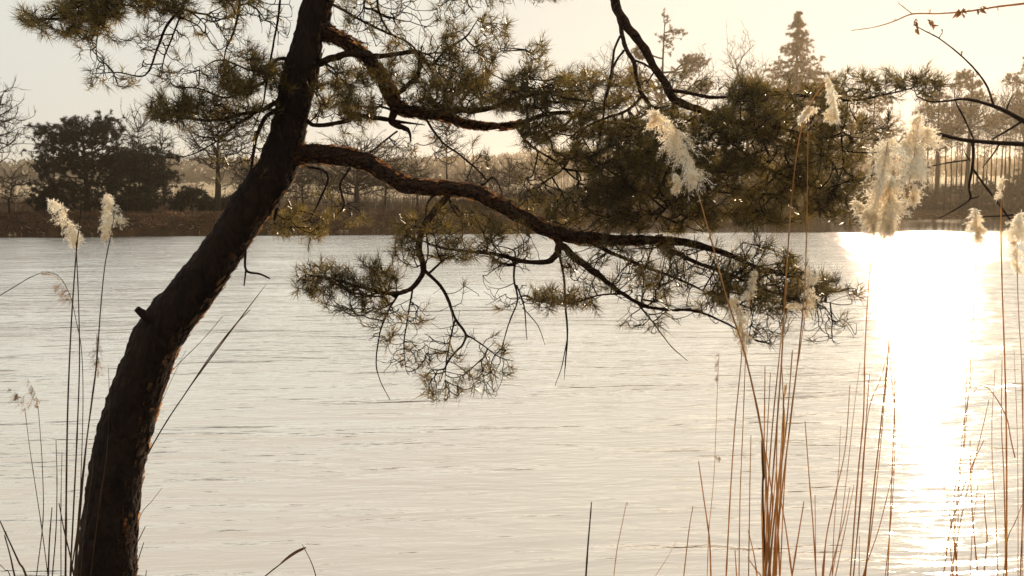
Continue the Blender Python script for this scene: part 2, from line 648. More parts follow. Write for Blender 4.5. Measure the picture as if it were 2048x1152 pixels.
def limb(name, mains, regions, bfac=.42, tip=.0011, label=None, sides=12, K=30):
    """mains: lists of (px,py,d,r_px); regions: (cx,cy,rx,ry,n,dmin,dmax,needle share)"""
    wb, tb, nb_ = Buf(), Buf(), Buf()
    SP_, SL, SR = [], [], []
    for k, m in enumerate(mains):
        m = list(m)
        if m[-1][3] < 5:
            m[-1] = (*m[-1][:3], min(m[-1][3], .6))
        p = Pv(m)
        r = np.array([(q[3] * (1 if q[3] > 15 else .92) if q[3] > 6 else q[3] * .8) * q[2] / FPX for q in m])
        p, r = catmull(p, r, 7)
        jit = NR.normal(0, 1, p.shape)
        for _ in range(2):
            jit[1:-1] = (jit[:-2] + jit[1:-1] * 1.0 + jit[2:]) / 3
        p[1:-1] += jit[1:-1] * np.minimum(r[1:-1, None] * .35, .006)
        big = r.max() > .022
        tube(wb, p, r, 22 if big else (9 if r.max() > .008 else 5), rough=.005 if big else r.max() * .18,
             seed=k * 3.1, fs=24 if big else 40)
        L = np.concatenate([[0], np.cumsum(np.linalg.norm(np.diff(p, axis=0), axis=1))])
        SP_.append(p[2:])
        SL.append(L[2:] * .35)
    SP_ = np.vstack(SP_)
    SL = np.concatenate(SL)
    A, share = [], []
    for (cx, cy, rx, ry, n, d0, d1, nsh) in regions:
        n = int(n * (1.75 if nsh > .6 else 1.4))
        a = NR.uniform(0, 2 * np.pi, n)
        q = np.sqrt(NR.uniform(0, 1, n))
        px, py = cx + rx * q * np.cos(a), cy + ry * q * np.sin(a)
        # uneven density
        keep = np.array([noise.noise(Vector((x / 46., y / 34., cx * .1))) > -.16 for x, y in zip(px, py)])
        A.append(np.stack([px, py, NR.uniform(d0, d1, n)], 1)[keep])
        share.append(np.full(keep.sum(), nsh))
    if A:
        A = Pv(np.vstack(A))
        share = np.concatenate(share)
        X, par = grow(SP_, SL, A, bfac)
        ns = len(SP_)
        p0, p1, p2, r0, r1, desc = grown_edges(X, par, ns, tip, .40, NR, .075, .012, .06)
        curves(tb, p0, p1, p2, r0, r1, 4, 3)
        e = p2 - p1
        e /= np.linalg.norm(e, axis=1)[:, None] + 1e-9
        dsc = desc[ns:]
        u = NR.uniform(0, 1, len(p2))
        sel = ((dsc <= 1) & (u < share)) | ((dsc <= 3) & (u < share * .65))
        ax = e[sel] * .8 + np.array([SD.x * .15, 0, .42]) + NR.normal(0, .22, (sel.sum(), 3))
        tipn = p2[sel]
        axn = ax / np.linalg.norm(ax, axis=1)[:, None]
        sh = axn * NR.uniform(.01, .045, (len(axn), 1))
        curves(tb, tipn, tipn + sh * .5, tipn + sh, np.full(len(axn), .0013), np.full(len(axn), .0011), 1, 3)
        tufts(nb_, tipn + sh, axn, K * .72, .060, .0027, NR)
        # side shoots with their own tufts
        m2 = NR.uniform(0, 1, len(tipn)) < .55
        ax2 = axn[m2] + NR.normal(0, .55, (m2.sum(), 3))
        ax2 /= np.linalg.norm(ax2, axis=1)[:, None]
        s2 = ax2 * NR.uniform(.03, .07, (len(ax2), 1))
        curves(tb, tipn[m2], tipn[m2] + s2 * .5, tipn[m2] + s2, np.full(len(ax2), .0012), np.full(len(ax2), .001), 1, 3)
        tufts(nb_, tipn[m2] + s2, ax2, K * .6, .055, .0025, NR)
        # little dead spurs on the twigs
        sel = NR.uniform(0, 1, len(p2)) < .35
        q = p1[sel]
        dr = NR.normal(0, 1, q.shape)
        dr /= np.linalg.norm(dr, axis=1)[:, None]
        q2 = q + dr * NR.uniform(.008, .03, (len(q), 1))
        curves(tb, q, (q + q2) / 2, q2, np.full(len(q), .0012), np.full(len(q), .0006), 1, 3)
    o = wb.build('bough', M_BARK2, pine, True)
    if label:
        o['label'] = label
    if wb.V and label and ('lower bough' in label or 'upper bough' in label):
        # flaking orange bark of the thick boughs
        m = mains[0]
        p = Pv(m)
        p, r = catmull(p, [q[3] * q[2] / FPX for q in m], 7)
        vs, fs_ = [], []
        for k in range(900):
            i = random.randrange(2, len(p) - 25)
            T = p[i + 1] - p[i]
            T /= np.linalg.norm(T)
            a0 = np.cross(T, [0, 1, 0])
            a0 /= np.linalg.norm(a0)
            b0 = np.cross(a0, T)
            th = random.uniform(0, 6.283)
            dd = a0 * math.cos(th) + b0 * math.sin(th)
            q = p[i] + T * random.uniform(-.01, .01) + dd * (r[i] + random.uniform(.001, .005))
            s1, s2 = random.uniform(.003, .010), random.uniform(.006, .022)
            side = np.cross(dd, T)
            lift = dd * random.uniform(.001, .010)
            n0 = len(vs)
            vs += [q - side * s1 - T * s2, q + side * s1 * .8 - T * s2 * .8, q + side * s1 + T * s2 + lift, q - side * s1 * .7 + T * s2 * .9 + lift * .4]
            fs_.append((n0, n0 + 1, n0 + 2, n0 + 3))
        fb = Buf()
        fb.add(vs, fs_)
        tag(fb.build('bark_flakes', M_FLAKE, o), kind='stuff')
    for q in (tb.build('twigs', M_TWIG, o), nb_.build('needles', M_NEEDLE, o)):
        if q is not None:
            q['kind'] = 'stuff'
    return o


# lower right bough
limb('lower', [
    [(572, 318, 5.0, 22), (612, 308, 4.98, 19), (650, 308, 4.95, 18.5), (700, 315, 4.92, 18), (745, 330, 4.9, 16.5), (770, 345, 4.88, 16),
     (805, 365, 4.86, 17), (850, 374, 4.84, 15.5), (900, 377, 4.82, 15), (950, 385, 4.8, 15), (1000, 408, 4.78, 14.5), (1050, 438, 4.76, 14),
     (1100, 463, 4.76, 14), (1150, 474, 4.76, 13), (1220, 480, 4.78, 11), (1300, 481, 4.8, 9.5), (1380, 488, 4.83, 8), (1450, 508, 4.86, 6),
     (1530, 540, 4.9, 4.5), (1620, 562, 4.95, 3)],
    [(905, 385, 4.82, 7), (878, 412, 4.78, 7.5), (848, 452, 4.75, 7.5), (838, 495, 4.72, 7), (847, 538, 4.7, 6.5), (828, 572, 4.68, 5.5),
     (795, 587, 4.66, 5), (750, 582, 4.64, 4), (700, 568, 4.62, 3), (650, 556, 4.6, 2.4), (605, 548, 4.6, 1.6)],
    [(850, 542, 4.7, 4.5), (875, 565, 4.68, 4.2), (893, 590, 4.68, 4), (905, 625, 4.67, 3.6), (912, 640, 4.66, 3.4), (930, 668, 4.65, 3.2),
     (925, 690, 4.65, 2.8), (905, 710, 4.65, 2.4), (890, 735, 4.65, 2), (880, 765, 4.65, 1.4)],
    [(910, 640, 4.66, 2.6), (900, 680, 4.66, 2.2), (893, 720, 4.66, 2), (890, 760, 4.66, 1.4)],
    [(930, 668, 4.65, 2.2), (965, 690, 4.64, 1.8), (1000, 715, 4.63, 1.5), (1028, 722, 4.62, 1.2)],
    [(800, 583, 4.66, 3), (775, 625, 4.68, 2.4), (760, 665, 4.7, 2), (752, 720, 4.7, 1.6), (760, 760, 4.7, 1.2), (780, 800, 4.7, .8)],
    [(825, 575, 4.68, 2.6), (815, 640, 4.72, 2), (808, 690, 4.74, 1.6), (812, 740, 4.74, 1.1)],
    [(905, 378, 4.82, 3), (858, 400, 4.85, 2.6), (852, 455, 4.87, 2.4), (856, 510, 4.87, 2), (840, 560, 4.87, 1.5)],
    [(1110, 470, 4.76, 9), (1118, 492, 4.74, 8.5), (1108, 515, 4.72, 6.5), (1080, 525, 4.7, 5.5), (1035, 520, 4.7, 5), (990, 508, 4.7, 4.2),
     (940, 503, 4.7, 3.2), (890, 497, 4.7, 2.4), (840, 480, 4.7, 1.8), (800, 470, 4.7, 1.2)],
    [(1030, 520, 4.7, 3.2), (1028, 560, 4.7, 2.8), (1035, 600, 4.7, 2.2), (1020, 640, 4.7, 1.8), (1008, 680, 4.7, 1.2), (1000, 720, 4.7, .7)],
    [(1033, 570, 4.7, 2.4), (1048, 610, 4.7, 1.8), (1052, 660, 4.7, 1.2), (1054, 680, 4.7, 1)],
    [(1045, 615, 4.7, 1.4), (1075, 650, 4.7, 1.1), (1090, 690, 4.7, .7)],
    [(1125, 492, 4.76, 7.5), (1150, 515, 4.74, 8), (1180, 537, 4.72, 7.5), (1215, 565, 4.72, 6), (1245, 588, 4.72, 5), (1290, 612, 4.72, 4.2),
     (1340, 620, 4.72, 3.5), (1390, 622, 4.73, 2.8), (1450, 645, 4.74, 2.2), (1510, 680, 4.75, 1.5), (1560, 690, 4.76, 1)],
    [(1270, 602, 4.72, 2.6), (1310, 650, 4.72, 1.8), (1340, 690, 4.72, 1.2), (1375, 722, 4.72, .7)],
    [(1116, 500, 4.74, 3.4), (1126, 545, 4.74, 3), (1130, 600, 4.74, 2.6), (1134, 660, 4.74, 2.4), (1132, 710, 4.74, 2), (1128, 760, 4.74, 1.2)],
    [(1134, 680, 4.74, 1.6), (1124, 730, 4.74, 1.2), (1110, 772, 4.74, .7)],
    [(1240, 588, 4.72, 2.6), (1200, 590, 4.7, 2.2), (1160, 602, 4.68, 1.8), (1110, 606, 4.66, 1.4), (1065, 600, 4.65, 1)],
    [(1160, 475, 4.76, 6), (1210, 500, 4.9, 5), (1280, 530, 5.0, 4), (1360, 560, 5.05, 3), (1440, 600, 5.1, 2)],
    [(1300, 481, 4.8, 6), (1380, 520, 4.7, 5), (1450, 545, 4.65, 4), (1520, 575, 4.6, 3), (1600, 600, 4.6, 1.8), (1660, 605, 4.6, 1)],
    [(560, 395, 5.02, 0.1), (561, 400, 5.02, .1)],
], [
    (690, 562, 108, 34, 190, 4.45, 4.85, 1.0), (720, 600, 85, 34, 90, 4.45, 4.85, .9), (830, 500, 60, 35, 60, 4.5, 5.0, .8),
    (800, 650, 48, 55, 60, 4.55, 4.85, .5), (820, 700, 50, 50, 50, 4.6, 4.8, .3), (900, 745, 90, 40, 90, 4.5, 4.8, .42),
    (885, 780, 45, 22, 26, 4.5, 4.8, .6), (990, 720, 48, 30, 34, 4.55, 4.75, .58), (930, 700, 80, 60, 60, 4.5, 4.8, .1), (800, 680, 60, 90, 60, 4.5, 4.9, .12), (870, 640, 90, 60, 40, 4.5, 4.9, .1), (960, 760, 60, 40, 24, 4.5, 4.8, .3), (760, 640, 40, 50, 24, 4.5, 4.8, .4),
    (900, 470, 105, 55, 240, 4.4, 5.1, .9), (1000, 490, 90, 40, 130, 4.4, 5.1, .6), (1000, 560, 80, 70, 80, 4.5, 4.9, .15),
    (1130, 600, 72, 15, 70, 4.5, 4.8, 1.0), (1250, 530, 130, 50, 300, 4.4, 5.3, .5), (1400, 560, 150, 65, 520, 4.3, 5.3, .5),
    (1540, 580, 120, 48, 420, 4.2, 5.3, .85), (1640, 590, 80, 30, 110, 4.4, 5.1, .75), (1500, 655, 80, 45, 95, 4.4, 5.0, .5),
    (1650, 655, 70, 40, 70, 4.4, 5.0, .12), (1280, 620, 60, 40, 30, 4.5, 4.9, .05), (1350, 640, 120, 30, 50, 4.5, 4.9, .15), (1500, 520, 90, 40, 150, 4.3, 5.3, .6),
    (1230, 450, 100, 22, 60, 4.6, 5.2, .5),
], label='thick lower bough arching right over the water with hanging twigs', K=26)

# short twigs straight from the trunk near the water, and the small forked dead twig
limb('low_twigs', [
    [(556, 415, 5.0, 4), (548, 440, 5.02, 3), (560, 452, 5.05, 2.4), (600, 455, 5.1, 2), (650, 455, 5.15, 1.4)],
    [(610, 330, 5.0, 3.4), (655, 350, 5.1, 3), (640, 400, 5.2, 2.4), (620, 440, 5.25, 1.6)],
    [(700, 335, 4.95, 3.4), (680, 370, 5.1, 2.8), (688, 410, 5.2, 2.2), (660, 445, 5.25, 1.6)],
], [(610, 448, 75, 30, 90, 4.9, 5.4, .9), (700, 425, 45, 26, 30, 5.0, 5.4, .6), (640, 400, 60, 40, 30, 5.0, 5.4, .2)],
    label='low needled twigs beside the trunk at the far bank line')
bf = Buf()
for pts in ([(476, 470, 4.98, 3), (490, 498, 4.95, 3), (492, 540, 4.93, 2.6), (520, 548, 4.92, 2), (540, 557, 4.92, 1.5)],
            [(492, 540, 4.93, 2), (488, 572, 4.93, 1.2)]):
    p, r = catmull(Pv(pts), [q[3] * q[2] / FPX for q in pts], 5)
    tube(bf, p, r, 6, rough=.0006, seed=1, fs=60)
tag(bf.build('dead_twig', M_TWIG, pine, True), 'small bare forked twig under the trunk bend')

# upper right bough
limb('upper', [
    [(632, 45, 5.0, 20), (655, 66, 5.0, 17), (690, 82, 5.02, 14), (725, 108, 5.04, 14), (755, 145, 5.06, 14), (780, 182, 5.08, 14.5),
     (792, 212, 5.1, 14), (840, 225, 5.1, 12), (890, 232, 5.1, 10), (925, 245, 5.1, 8), (965, 252, 5.1, 7), (1020, 252, 5.1, 6),
     (1070, 235, 5.1, 5), (1130, 225, 5.1, 4), (1190, 240, 5.1, 3), (1260, 250, 5.1, 2)],
    [(628, 130, 5.02, 8), (660, 118, 5.0, 7.5), (700, 108, 4.98, 7), (760, 111, 4.96, 6), (830, 103, 4.95, 5), (840, 120, 4.95, 5.5),
     (836, 150, 4.97, 5.5), (812, 172, 5.0, 5.5), (790, 190, 5.05, 6)],
    [(792, 212, 5.1, 9), (785, 245, 5.1, 8), (815, 260, 5.1, 5), (822, 285, 5.1, 3)],
    [(612, 240, 5.0, 5), (630, 250, 5.0, 5), (680, 245, 5.02, 5), (720, 232, 5.04, 5.5), (770, 240, 5.08, 6), (850, 250, 5.1, 4)],
    [(860, 200, 5.05, 8), (880, 215, 5.02, 7), (930, 222, 5.0, 7), (985, 215, 4.98, 6), (1040, 195, 4.96, 5), (1100, 185, 4.95, 4), (1180, 180, 4.95, 2.5)],
    [(830, 103, 4.95, 4), (860, 130, 4.92, 3.6), (890, 100, 4.9, 3), (930, 75, 4.88, 2.4), (955, 40, 4.86, 1.4)],
    [(655, 5, 5.0, 4), (700, 28, 5.0, 3.4), (760, 60, 5.0, 3), (820, 88, 5.0, 2.6), (860, 140, 5.0, 2)],
    [(850, 235, 5.1, 3.4), (880, 280, 5.05, 2.8), (920, 310, 5.02, 2.6), (960, 345, 5.0, 2.2), (985, 375, 4.98, 1.6)],
    [(795, 262, 5.1, 2.6), (740, 305, 5.1, 2), (735, 315, 5.1, 1)],
    [(1030, 252, 5.1, 3.4), (1060, 290, 5.05, 3), (1120, 330, 5.0, 2.6), (1110, 350, 5.0, 2.4), (1050, 385, 4.95, 2)],
    [(1050, 190, 4.95, 3), (1060, 150, 4.95, 2.4), (1068, 110, 4.95, 1.6)],
    [(900, 375, 4.85, 4), (960, 372, 5.0, 3), (985, 355, 5.1, 3), (1000, 375, 5.0, 2.4), (1005, 395, 4.9, 2)],
], [
    (700, 185, 80, 60, 330, 4.8, 5.5, .9), (680, 225, 60, 30, 80, 4.8, 5.4, .6), (850, 150, 90, 60, 200, 4.7, 5.4, .9),
    (930, 120, 60, 70, 150, 4.7, 5.3, .8), (980, 80, 45, 50, 60, 4.7, 5.2, .85), (940, 190, 110, 40, 240, 4.7, 5.4, .95),
    (1060, 185, 100, 42, 280, 4.7, 5.5, .95), (1070, 120, 28, 40, 26, 4.8, 5.1, .8), (760, 70, 100, 45, 60, 4.8, 5.3, .25),
    (1160, 190, 90, 45, 240, 4.6, 5.5, .9), (1130, 270, 95, 50, 300, 4.6, 5.6, .95), (1230, 300, 90, 60, 260, 4.6, 5.6, .95),
    (900, 310, 90, 40, 60, 4.8, 5.2, .25), (840, 300, 60, 30, 24, 4.8, 5.2, .3), (780, 275, 100, 30, 40, 4.9, 5.3, .25),
    (1150, 360, 110, 50, 180, 4.7, 5.5, .7), (1120, 410, 90, 30, 100, 4.6, 5.3, .7),
], label='upper bough bending down right of the trunk with thick needle masses', K=32)

# bough hanging in from above on the right
limb('right', [
    [(690, -560, 5.0, 16), (780, -600, 5.0, 15), (900, -560, 4.98, 14), (1050, -400, 4.95, 13), (1160, -180, 4.92, 12), (1222, -30, 4.9, 10),
     (1232, 10, 4.9, 9.5), (1258, 55, 4.9, 9), (1290, 100, 4.9, 8.5), (1320, 150, 4.9, 8), (1352, 200, 4.9, 8.5), (1400, 220, 4.9, 7),
     (1460, 240, 4.92, 6), (1520, 262, 4.95, 5), (1580, 290, 5.0, 4), (1640, 310, 5.0, 2.5)],
    [(1236, 20, 4.9, 6), (1243, 60, 4.88, 5.6), (1250, 95, 4.87, 5.5), (1268, 125, 4.86, 5), (1276, 170, 4.86, 5), (1290, 195, 4.86, 5),
     (1308, 216, 4.86, 4.4), (1345, 210, 4.88, 4)],
    [(1240, 72, 4.88, 3), (1228, 100, 4.87, 3), (1222, 150, 4.87, 3), (1210, 200, 4.87, 3.4), (1205, 250, 4.87, 2.6), (1195, 300, 4.87, 1.6)],
    [(1248, 100, 4.87, 3), (1228, 130, 4.9, 2.8), (1220, 170, 4.92, 2.6), (1208, 210, 4.95, 2.4)],
    [(1284, 192, 4.86, 4), (1255, 220, 4.86, 3.6), (1215, 235, 4.9, 3.2), (1170, 255, 4.95, 2.6), (1120, 290, 5.0, 2)],
    [(1268, 120, 4.86, 3), (1300, 135, 4.88, 2.6), (1330, 165, 4.9, 2)],
    [(1335, 180, 4.9, 5), (1370, 185, 4.85, 4), (1430, 195, 4.8, 4), (1500, 190, 4.75, 3.4), (1580, 190, 4.72, 3), (1700, 200, 4.7, 2.5), (1790, 185, 4.7, 2), (1880, 160, 4.7, 1.2)],
    [(1348, 205, 4.9, 5), (1345, 235, 4.9, 4.5), (1350, 290, 4.95, 4), (1380, 350, 5.0, 3.4), (1420, 380, 5.0, 3), (1500, 390, 5.0, 2)],
    [(1400, 220, 4.9, 4), (1440, 260, 4.85, 3.6), (1480, 300, 4.8, 3.4), (1540, 340, 4.75, 3), (1620, 370, 4.7, 2), (1690, 400, 4.7, 1.4)],
    [(1460, 240, 4.92, 3.6), (1540, 250, 4.85, 3), (1640, 275, 4.8, 2.6), (1740, 262, 4.75, 1.4)],
    [(1310, 440, 4.9, 3), (1345, 405, 4.9, 3.4), (1390, 385, 4.95, 3.4), (1440, 360, 5.0, 2.6), (1470, 310, 5.0, 2)],
    [(1225, -20, 4.9, 5), (1220, -8, 4.9, 3), (1240, 6, 4.9, 1)],
], [
    (1330, 270, 120, 60, 330, 4.5, 5.6, .9), (1300, 330, 130, 70, 420, 4.4, 5.7, .9), (1400, 300, 110, 80, 380, 4.4, 5.6, .85),
    (1450, 380, 150, 60, 420, 4.4, 5.6, .8), (1500, 240, 80, 50, 240, 4.5, 5.4, .95), (1500, 185, 45, 26, 80, 4.6, 5.0, 1.0),
    (1560, 300, 110, 80, 380, 4.4, 5.5, .8), (1620, 220, 90, 55, 180, 4.5, 5.2, .85), (1640, 330, 90, 80, 260, 4.5, 5.4, .8),
    (1600, 400, 100, 50, 220, 4.5, 5.4, .8), (1700, 180, 60, 30, 60, 4.5, 5.0, .9), (1800, 170, 95, 24, 80, 4.5, 4.9, .95), (1700, 255, 80, 40, 60, 4.6, 5.0, .7),
    (1400, 440, 180, 24, 260, 4.5, 5.4, .8), (1250, 400, 90, 40, 200, 4.5, 5.5, .8), (1700, 400, 50, 50, 60, 4.6, 5.1, .7),
    (1400, 165, 70, 20, 24, 4.8, 5.0, .7), (1250, 180, 60, 30, 60, 4.8, 5.3, .9), (1180, 440, 100, 25, 120, 4.6, 5.3, .6),
], label='long bough hanging in from above the picture and fanning out to the right', K=32)

# left boughs
limb('left', [
    [(585, 120, 5.0, 5), (557, 118, 4.98, 4.4), (540, 138, 4.96, 4), (528, 165, 4.95, 3.4), (490, 182, 4.93, 3), (450, 195, 4.9, 2.4), (400, 178, 4.9, 2), (350, 172, 4.9, 1.4)],
    [(575, 195, 5.0, 6), (550, 205, 4.98, 5.5), (520, 222, 4.96, 5), (480, 228, 4.94, 4.4), (440, 240, 4.92, 4), (390, 238, 4.9, 3), (340, 228, 4.9, 2), (300, 240, 4.9, 1.2)],
    [(560, 215, 5.0, 5), (530, 235, 5.0, 5), (512, 280, 5.0, 4.4), (505, 320, 5.0, 3.6), (500, 350, 5.0, 2.4), (495, 370, 5.0, 1.4)],
    [(690, -250, 5.0, 5), (600, -260, 4.9, 5), (568, -120, 4.85, 3), (560, 0, 4.84, 2.6), (550, 70, 4.84, 2.4), (535, 150, 4.84, 2.2), (525, 210, 4.84, 1.8), (505, 260, 4.84, 1)],
    [(540, 150, 4.96, 2.6), (500, 140, 4.9, 2.4), (440, 120, 4.88, 2), (400, 140, 4.88, 1.4)],
    [(512, 225, 4.96, 3), (470, 250, 4.96, 2.6), (430, 285, 4.96, 2), (380, 310, 4.96, 1.5), (330, 315, 4.96, .9)],
], [
    (490, 150, 55, 42, 210, 4.6, 5.2, .95), (380, 165, 70, 40, 90, 4.6, 5.1, .5), (340, 215, 45, 38, 150, 4.6, 5.1, .9),
    (410, 215, 50, 22, 80, 4.7, 5.1, .7), (470, 215, 50, 40, 100, 4.7, 5.2, .6), (540, 190, 40, 50, 90, 4.8, 5.3, .7), (560, 150, 25, 30, 40, 4.9, 5.3, .8),
    (420, 280, 110, 50, 80, 4.7, 5.2, .25), (520, 300, 40, 70, 60, 4.8, 5.2, .4), (440, 260, 90, 20, 50, 4.7, 5.1, .4), (470, 340, 50, 40, 34, 4.9, 5.2, .5),
], label='thin boughs spreading left of the trunk', K=28)
limb('top_left', [
    [(697, -330, 5.0, 12), (600, -360, 4.95, 10), (480, -260, 4.9, 8), (380, -130, 4.85, 6), (300, -50, 4.82, 5), (220, 0, 4.8, 4), (150, 32, 4.8, 3), (90, 38, 4.8, 2), (42, 42, 4.8, 1.2)],
    [(400, -150, 4.85, 5), (400, -60, 4.85, 4), (372, 0, 4.85, 3.4), (335, 50, 4.85, 3), (315, 95, 4.85, 2.6), (290, 150, 4.85, 2), (235, 145, 4.85, 1.5), (180, 148, 4.85, 1)],
    [(480, -250, 4.9, 5), (470, -100, 4.88, 4), (480, 0, 4.87, 3), (468, 60, 4.87, 2.6), (452, 100, 4.87, 2), (448, 130, 4.87, 1.2)],
    [(372, 0, 4.85, 2.6), (350, 60, 4.84, 2.2), (330, 110, 4.83, 2), (322, 150, 4.83, 1.2)],
    [(220, 0, 4.8, 3), (200, 40, 4.78, 2.4), (195, 70, 4.78, 1.6), (192, 100, 4.78, .9)],
], [
    (180, 18, 70, 36, 230, 4.55, 5.1, .95), (90, 42, 56, 22, 60, 4.6, 5.0, .9), (170, 65, 50, 32, 120, 4.6, 5.0, .85), (180, 112, 36, 14, 7, 4.7, 4.9, .8),
    (270, 60, 70, 40, 30, 4.6, 5.0, .3), (320, 5, 60, 30, 130, 4.6, 5.1, .9), (230, -40, 120, 40, 160, 4.5, 5.1, .9), (420, 10, 110, 34, 190, 4.6, 5.1, .6), (500, 25, 70, 30, 70, 4.6, 5.1, .5),
    (230, 150, 70, 34, 44, 4.7, 5.0, .55), (340, 90, 70, 50, 50, 4.6, 5.0, .2), (440, 70, 90, 50, 80, 4.6, 5.0, .3), (560, 40, 40, 50, 30, 4.7, 5.0, .3),
    (300, 130, 50, 40, 34, 4.7, 5.0, .3), (500, -60, 150, 50, 90, 4.6, 5.1, .6),
], label='dark needled boughs hanging in at the top left', K=30)
limb('top_right', [
    [(697, -300, 5.0, 9), (760, -300, 4.98, 8), (840, -180, 4.96, 6), (900, -60, 4.95, 4), (960, -20, 4.95, 3), (1060, -25, 4.95, 2), (1150, -20, 4.95, 1.2)],
    [(770, -290, 4.98, 5), (765, -100, 5.0, 4), (755, 0, 5.0, 3), (770, 50, 5.0, 2.4), (800, 85, 5.0, 1.6)],
    [(660, -60, 5.0, 4), (720, -30, 5.0, 3), (725, 20, 5.02, 2), (690, 50, 5.05, 1)],
], [
    (860, 15, 110, 30, 80, 4.7, 5.2, .45), (960, 5, 70, 22, 44, 4.7, 5.2, .6), (1090, -8, 60, 14, 20, 4.8, 5.1, .7), (720, 20, 50, 40, 44, 4.8, 5.2, .7), (900, -40, 140, 30, 90, 4.7, 5.2, .6),
    (780, 60, 80, 40, 40, 4.8, 5.2, .15),
], label='fine twigs hanging in at the top right of the trunk', K=22)

# ------------------------------------------------------------------ reeds
R2 = np.random.default_rng(5)


def ground_down(pts):
    """carry a stem (photo points from top to bottom of the frame) down to the soil"""
    p = [np.array(q) for q in pts]
    d = p[-1] - p[-2]
    d = d / abs(d[2] if abs(d[2]) > 1e-3 else 1e-3)
    d[2] = -abs(d[2])
    d[:2] = np.clip(d[:2], -.25, .25)
    z = p[-1][2]
    for _ in range(60):
        q = p[-1] + d * .02 * (_ + 1)
        if q[2] < float(hterr(q[0], q[1])) - .03:
            break
    p.append(q)
    return np.array(p)


def plume(path, droop, L, n, mat, parent, hair=1.0, sp=20):
    """feathery seed head: drooping side branches full of silky spikelets"""
    b_ = Buf()
    path, _ = catmull(path, np.ones(len(path)), 10)
    m = len(path)
    n = int(n * .7)
    nl_ = max(5, n // 8)
    lobe = R2.integers(0, nl_, n)
    tt = np.clip((np.linspace(.01, .97, nl_) + R2.normal(0, .02, nl_))[lobe] + R2.normal(0, .03, n), 0, .999)
    tt = np.where(R2.uniform(0, 1, n) < .3, R2.uniform(0, .99, n), tt)
    lobed = R2.normal(0, .42, (nl_, 3))[lobe]
    lobel = R2.uniform(.5, 1.15, nl_)[lobe]
    k = (tt * (m - 1)).astype(int)
    f = (tt * (m - 1) - k)[:, None]
    base = path[k] * (1 - f) + path[k + 1] * f
    env = np.sin(np.pi * np.clip(tt * .80 + .14, 0, 1)) ** .8
    ln = L * env * lobel * R2.uniform(.6, 1.1, n)
    T = path[k + 1] - path[k]
    T /= np.linalg.norm(T, axis=1)[:, None]
    dirs = T * .55 + np.asarray(droop) * 1.0 + lobed + R2.normal(0, .16, (n, 3))
    dirs /= np.linalg.norm(dirs, axis=1)[:, None]
    p1 = base + dirs * ln[:, None] * .5
    p2 = p1 + dirs * ln[:, None] * .35
    p2[:, 2] -= ln * .28
    curves(b_, base, p1, p2, np.full(n, .0006), np.full(n, .0003), 3, 3)
    # spikelets
    idx = np.repeat(np.arange(n), sp)
    u = R2.uniform(.1, 1.0, len(idx))[:, None]
    q = (1 - u) ** 2 * base[idx] + 2 * u * (1 - u) * p1[idx] + u * u * p2[idx]
    q = q + R2.normal(0, .0022 * hair, q.shape)
    d = dirs[idx] * .6 + R2.normal(0, .6, q.shape)
    d[:, 2] -= .25
    d /= np.linalg.norm(d, axis=1)[:, None]
    s = np.cross(d, R2.normal(size=d.shape))
    s /= np.linalg.norm(s, axis=1)[:, None]
    l_ = R2.uniform(.008, .019, (len(q), 1)) * (.7 + .3 * hair)
    w_ = R2.uniform(.0006, .0015, (len(q), 1)) * hair
    V = np.stack([q, q + d * l_ * .5 + s * w_, q + d * l_, q + d * l_ * .5 - s * w_], 1).reshape(-1, 3)
    b_.add(V, np.arange(len(V)).reshape(-1, 4))
    return b_.build('seed_head', mat, parent)


def reed(label, stem, group, d=4.2, r=2.0, mat=None, heads=(), name='reed', nodes=True, leaf=None):
    """stem: photo points top -> bottom; heads: (points, droop(x,z), length px, n, fluffy)"""
    pts = np.array([P(x, y, d) for x, y in stem])
    if stem[-1][1] >= 1140:
        pts = ground_down(pts)
    rr_ = np.linspace(r * .38, r * .85, len(pts)) * d / FPX
    p, rad = catmull(pts, rr_, 6)
    root = empty(name, tuple(p[-1]), label, 'reed', group)
    bb = Buf()
    if nodes:
        L = np.concatenate([[0], np.cumsum(np.linalg.norm(np.diff(p, axis=0), axis=1))])
        ph = R2.uniform(0, .2)
        sw = np.exp(-(((L + ph) % .21 - .1) / .008) ** 2)
        rad = rad * (1 + .35 * sw)
    tube(bb, p, rad, 6, cap=True)
    bb.build('stem', mat or M_STEM, root, True)
    for (hp, dro, ln, n, fl) in heads:
        path = np.array([P(x, y, d) + np.array([0, R2.uniform(-.01, .01), 0]) for x, y in hp])
        dv = np.array([dro[0], R2.uniform(-.15, .15), dro[1]])
        o = plume(path, dv / np.linalg.norm(dv), ln * (1.06 if fl else 1.1) * d / FPX, n, M_PLUME if fl else M_WISP, root, 1.0 if fl else .45, 21 if fl else 14)
    if leaf:
        # dry narrow blades: (x0,y0,x1,y1,x2,y2,w)
        lb = Buf()
        for (x0, y0, x1, y1, x2, y2, w) in leaf:
            a, b2, c = P(x0, y0, d), P(x1, y1, d - .02), P(x2, y2, d - .03)
            u = np.linspace(0, 1, 14)[:, None]
            q = (1 - u) ** 2 * a + 2 * u * (1 - u) * b2 + u * u * c
            T = np.gradient(q, axis=0)
            s = np.cross(T, [0.2, 1, .1])
            s /= np.linalg.norm(s, axis=1)[:, None]
            ww = (np.sin(np.pi * np.clip(u * .92 + .06, 0, 1)) ** .6) * w * d / FPX * .5
            V = np.concatenate([q - s * ww, q + np.array([0, .002, 0]), q + s * ww])
            i = np.arange(13)
            lb.add(V, np.concatenate([np.stack([i, i + 1, i + 15, i + 14], 1), np.stack([i + 14, i + 15, i + 29, i + 28], 1)]))
        lb.build('leaf', mat or M_STEM, root)
    return root


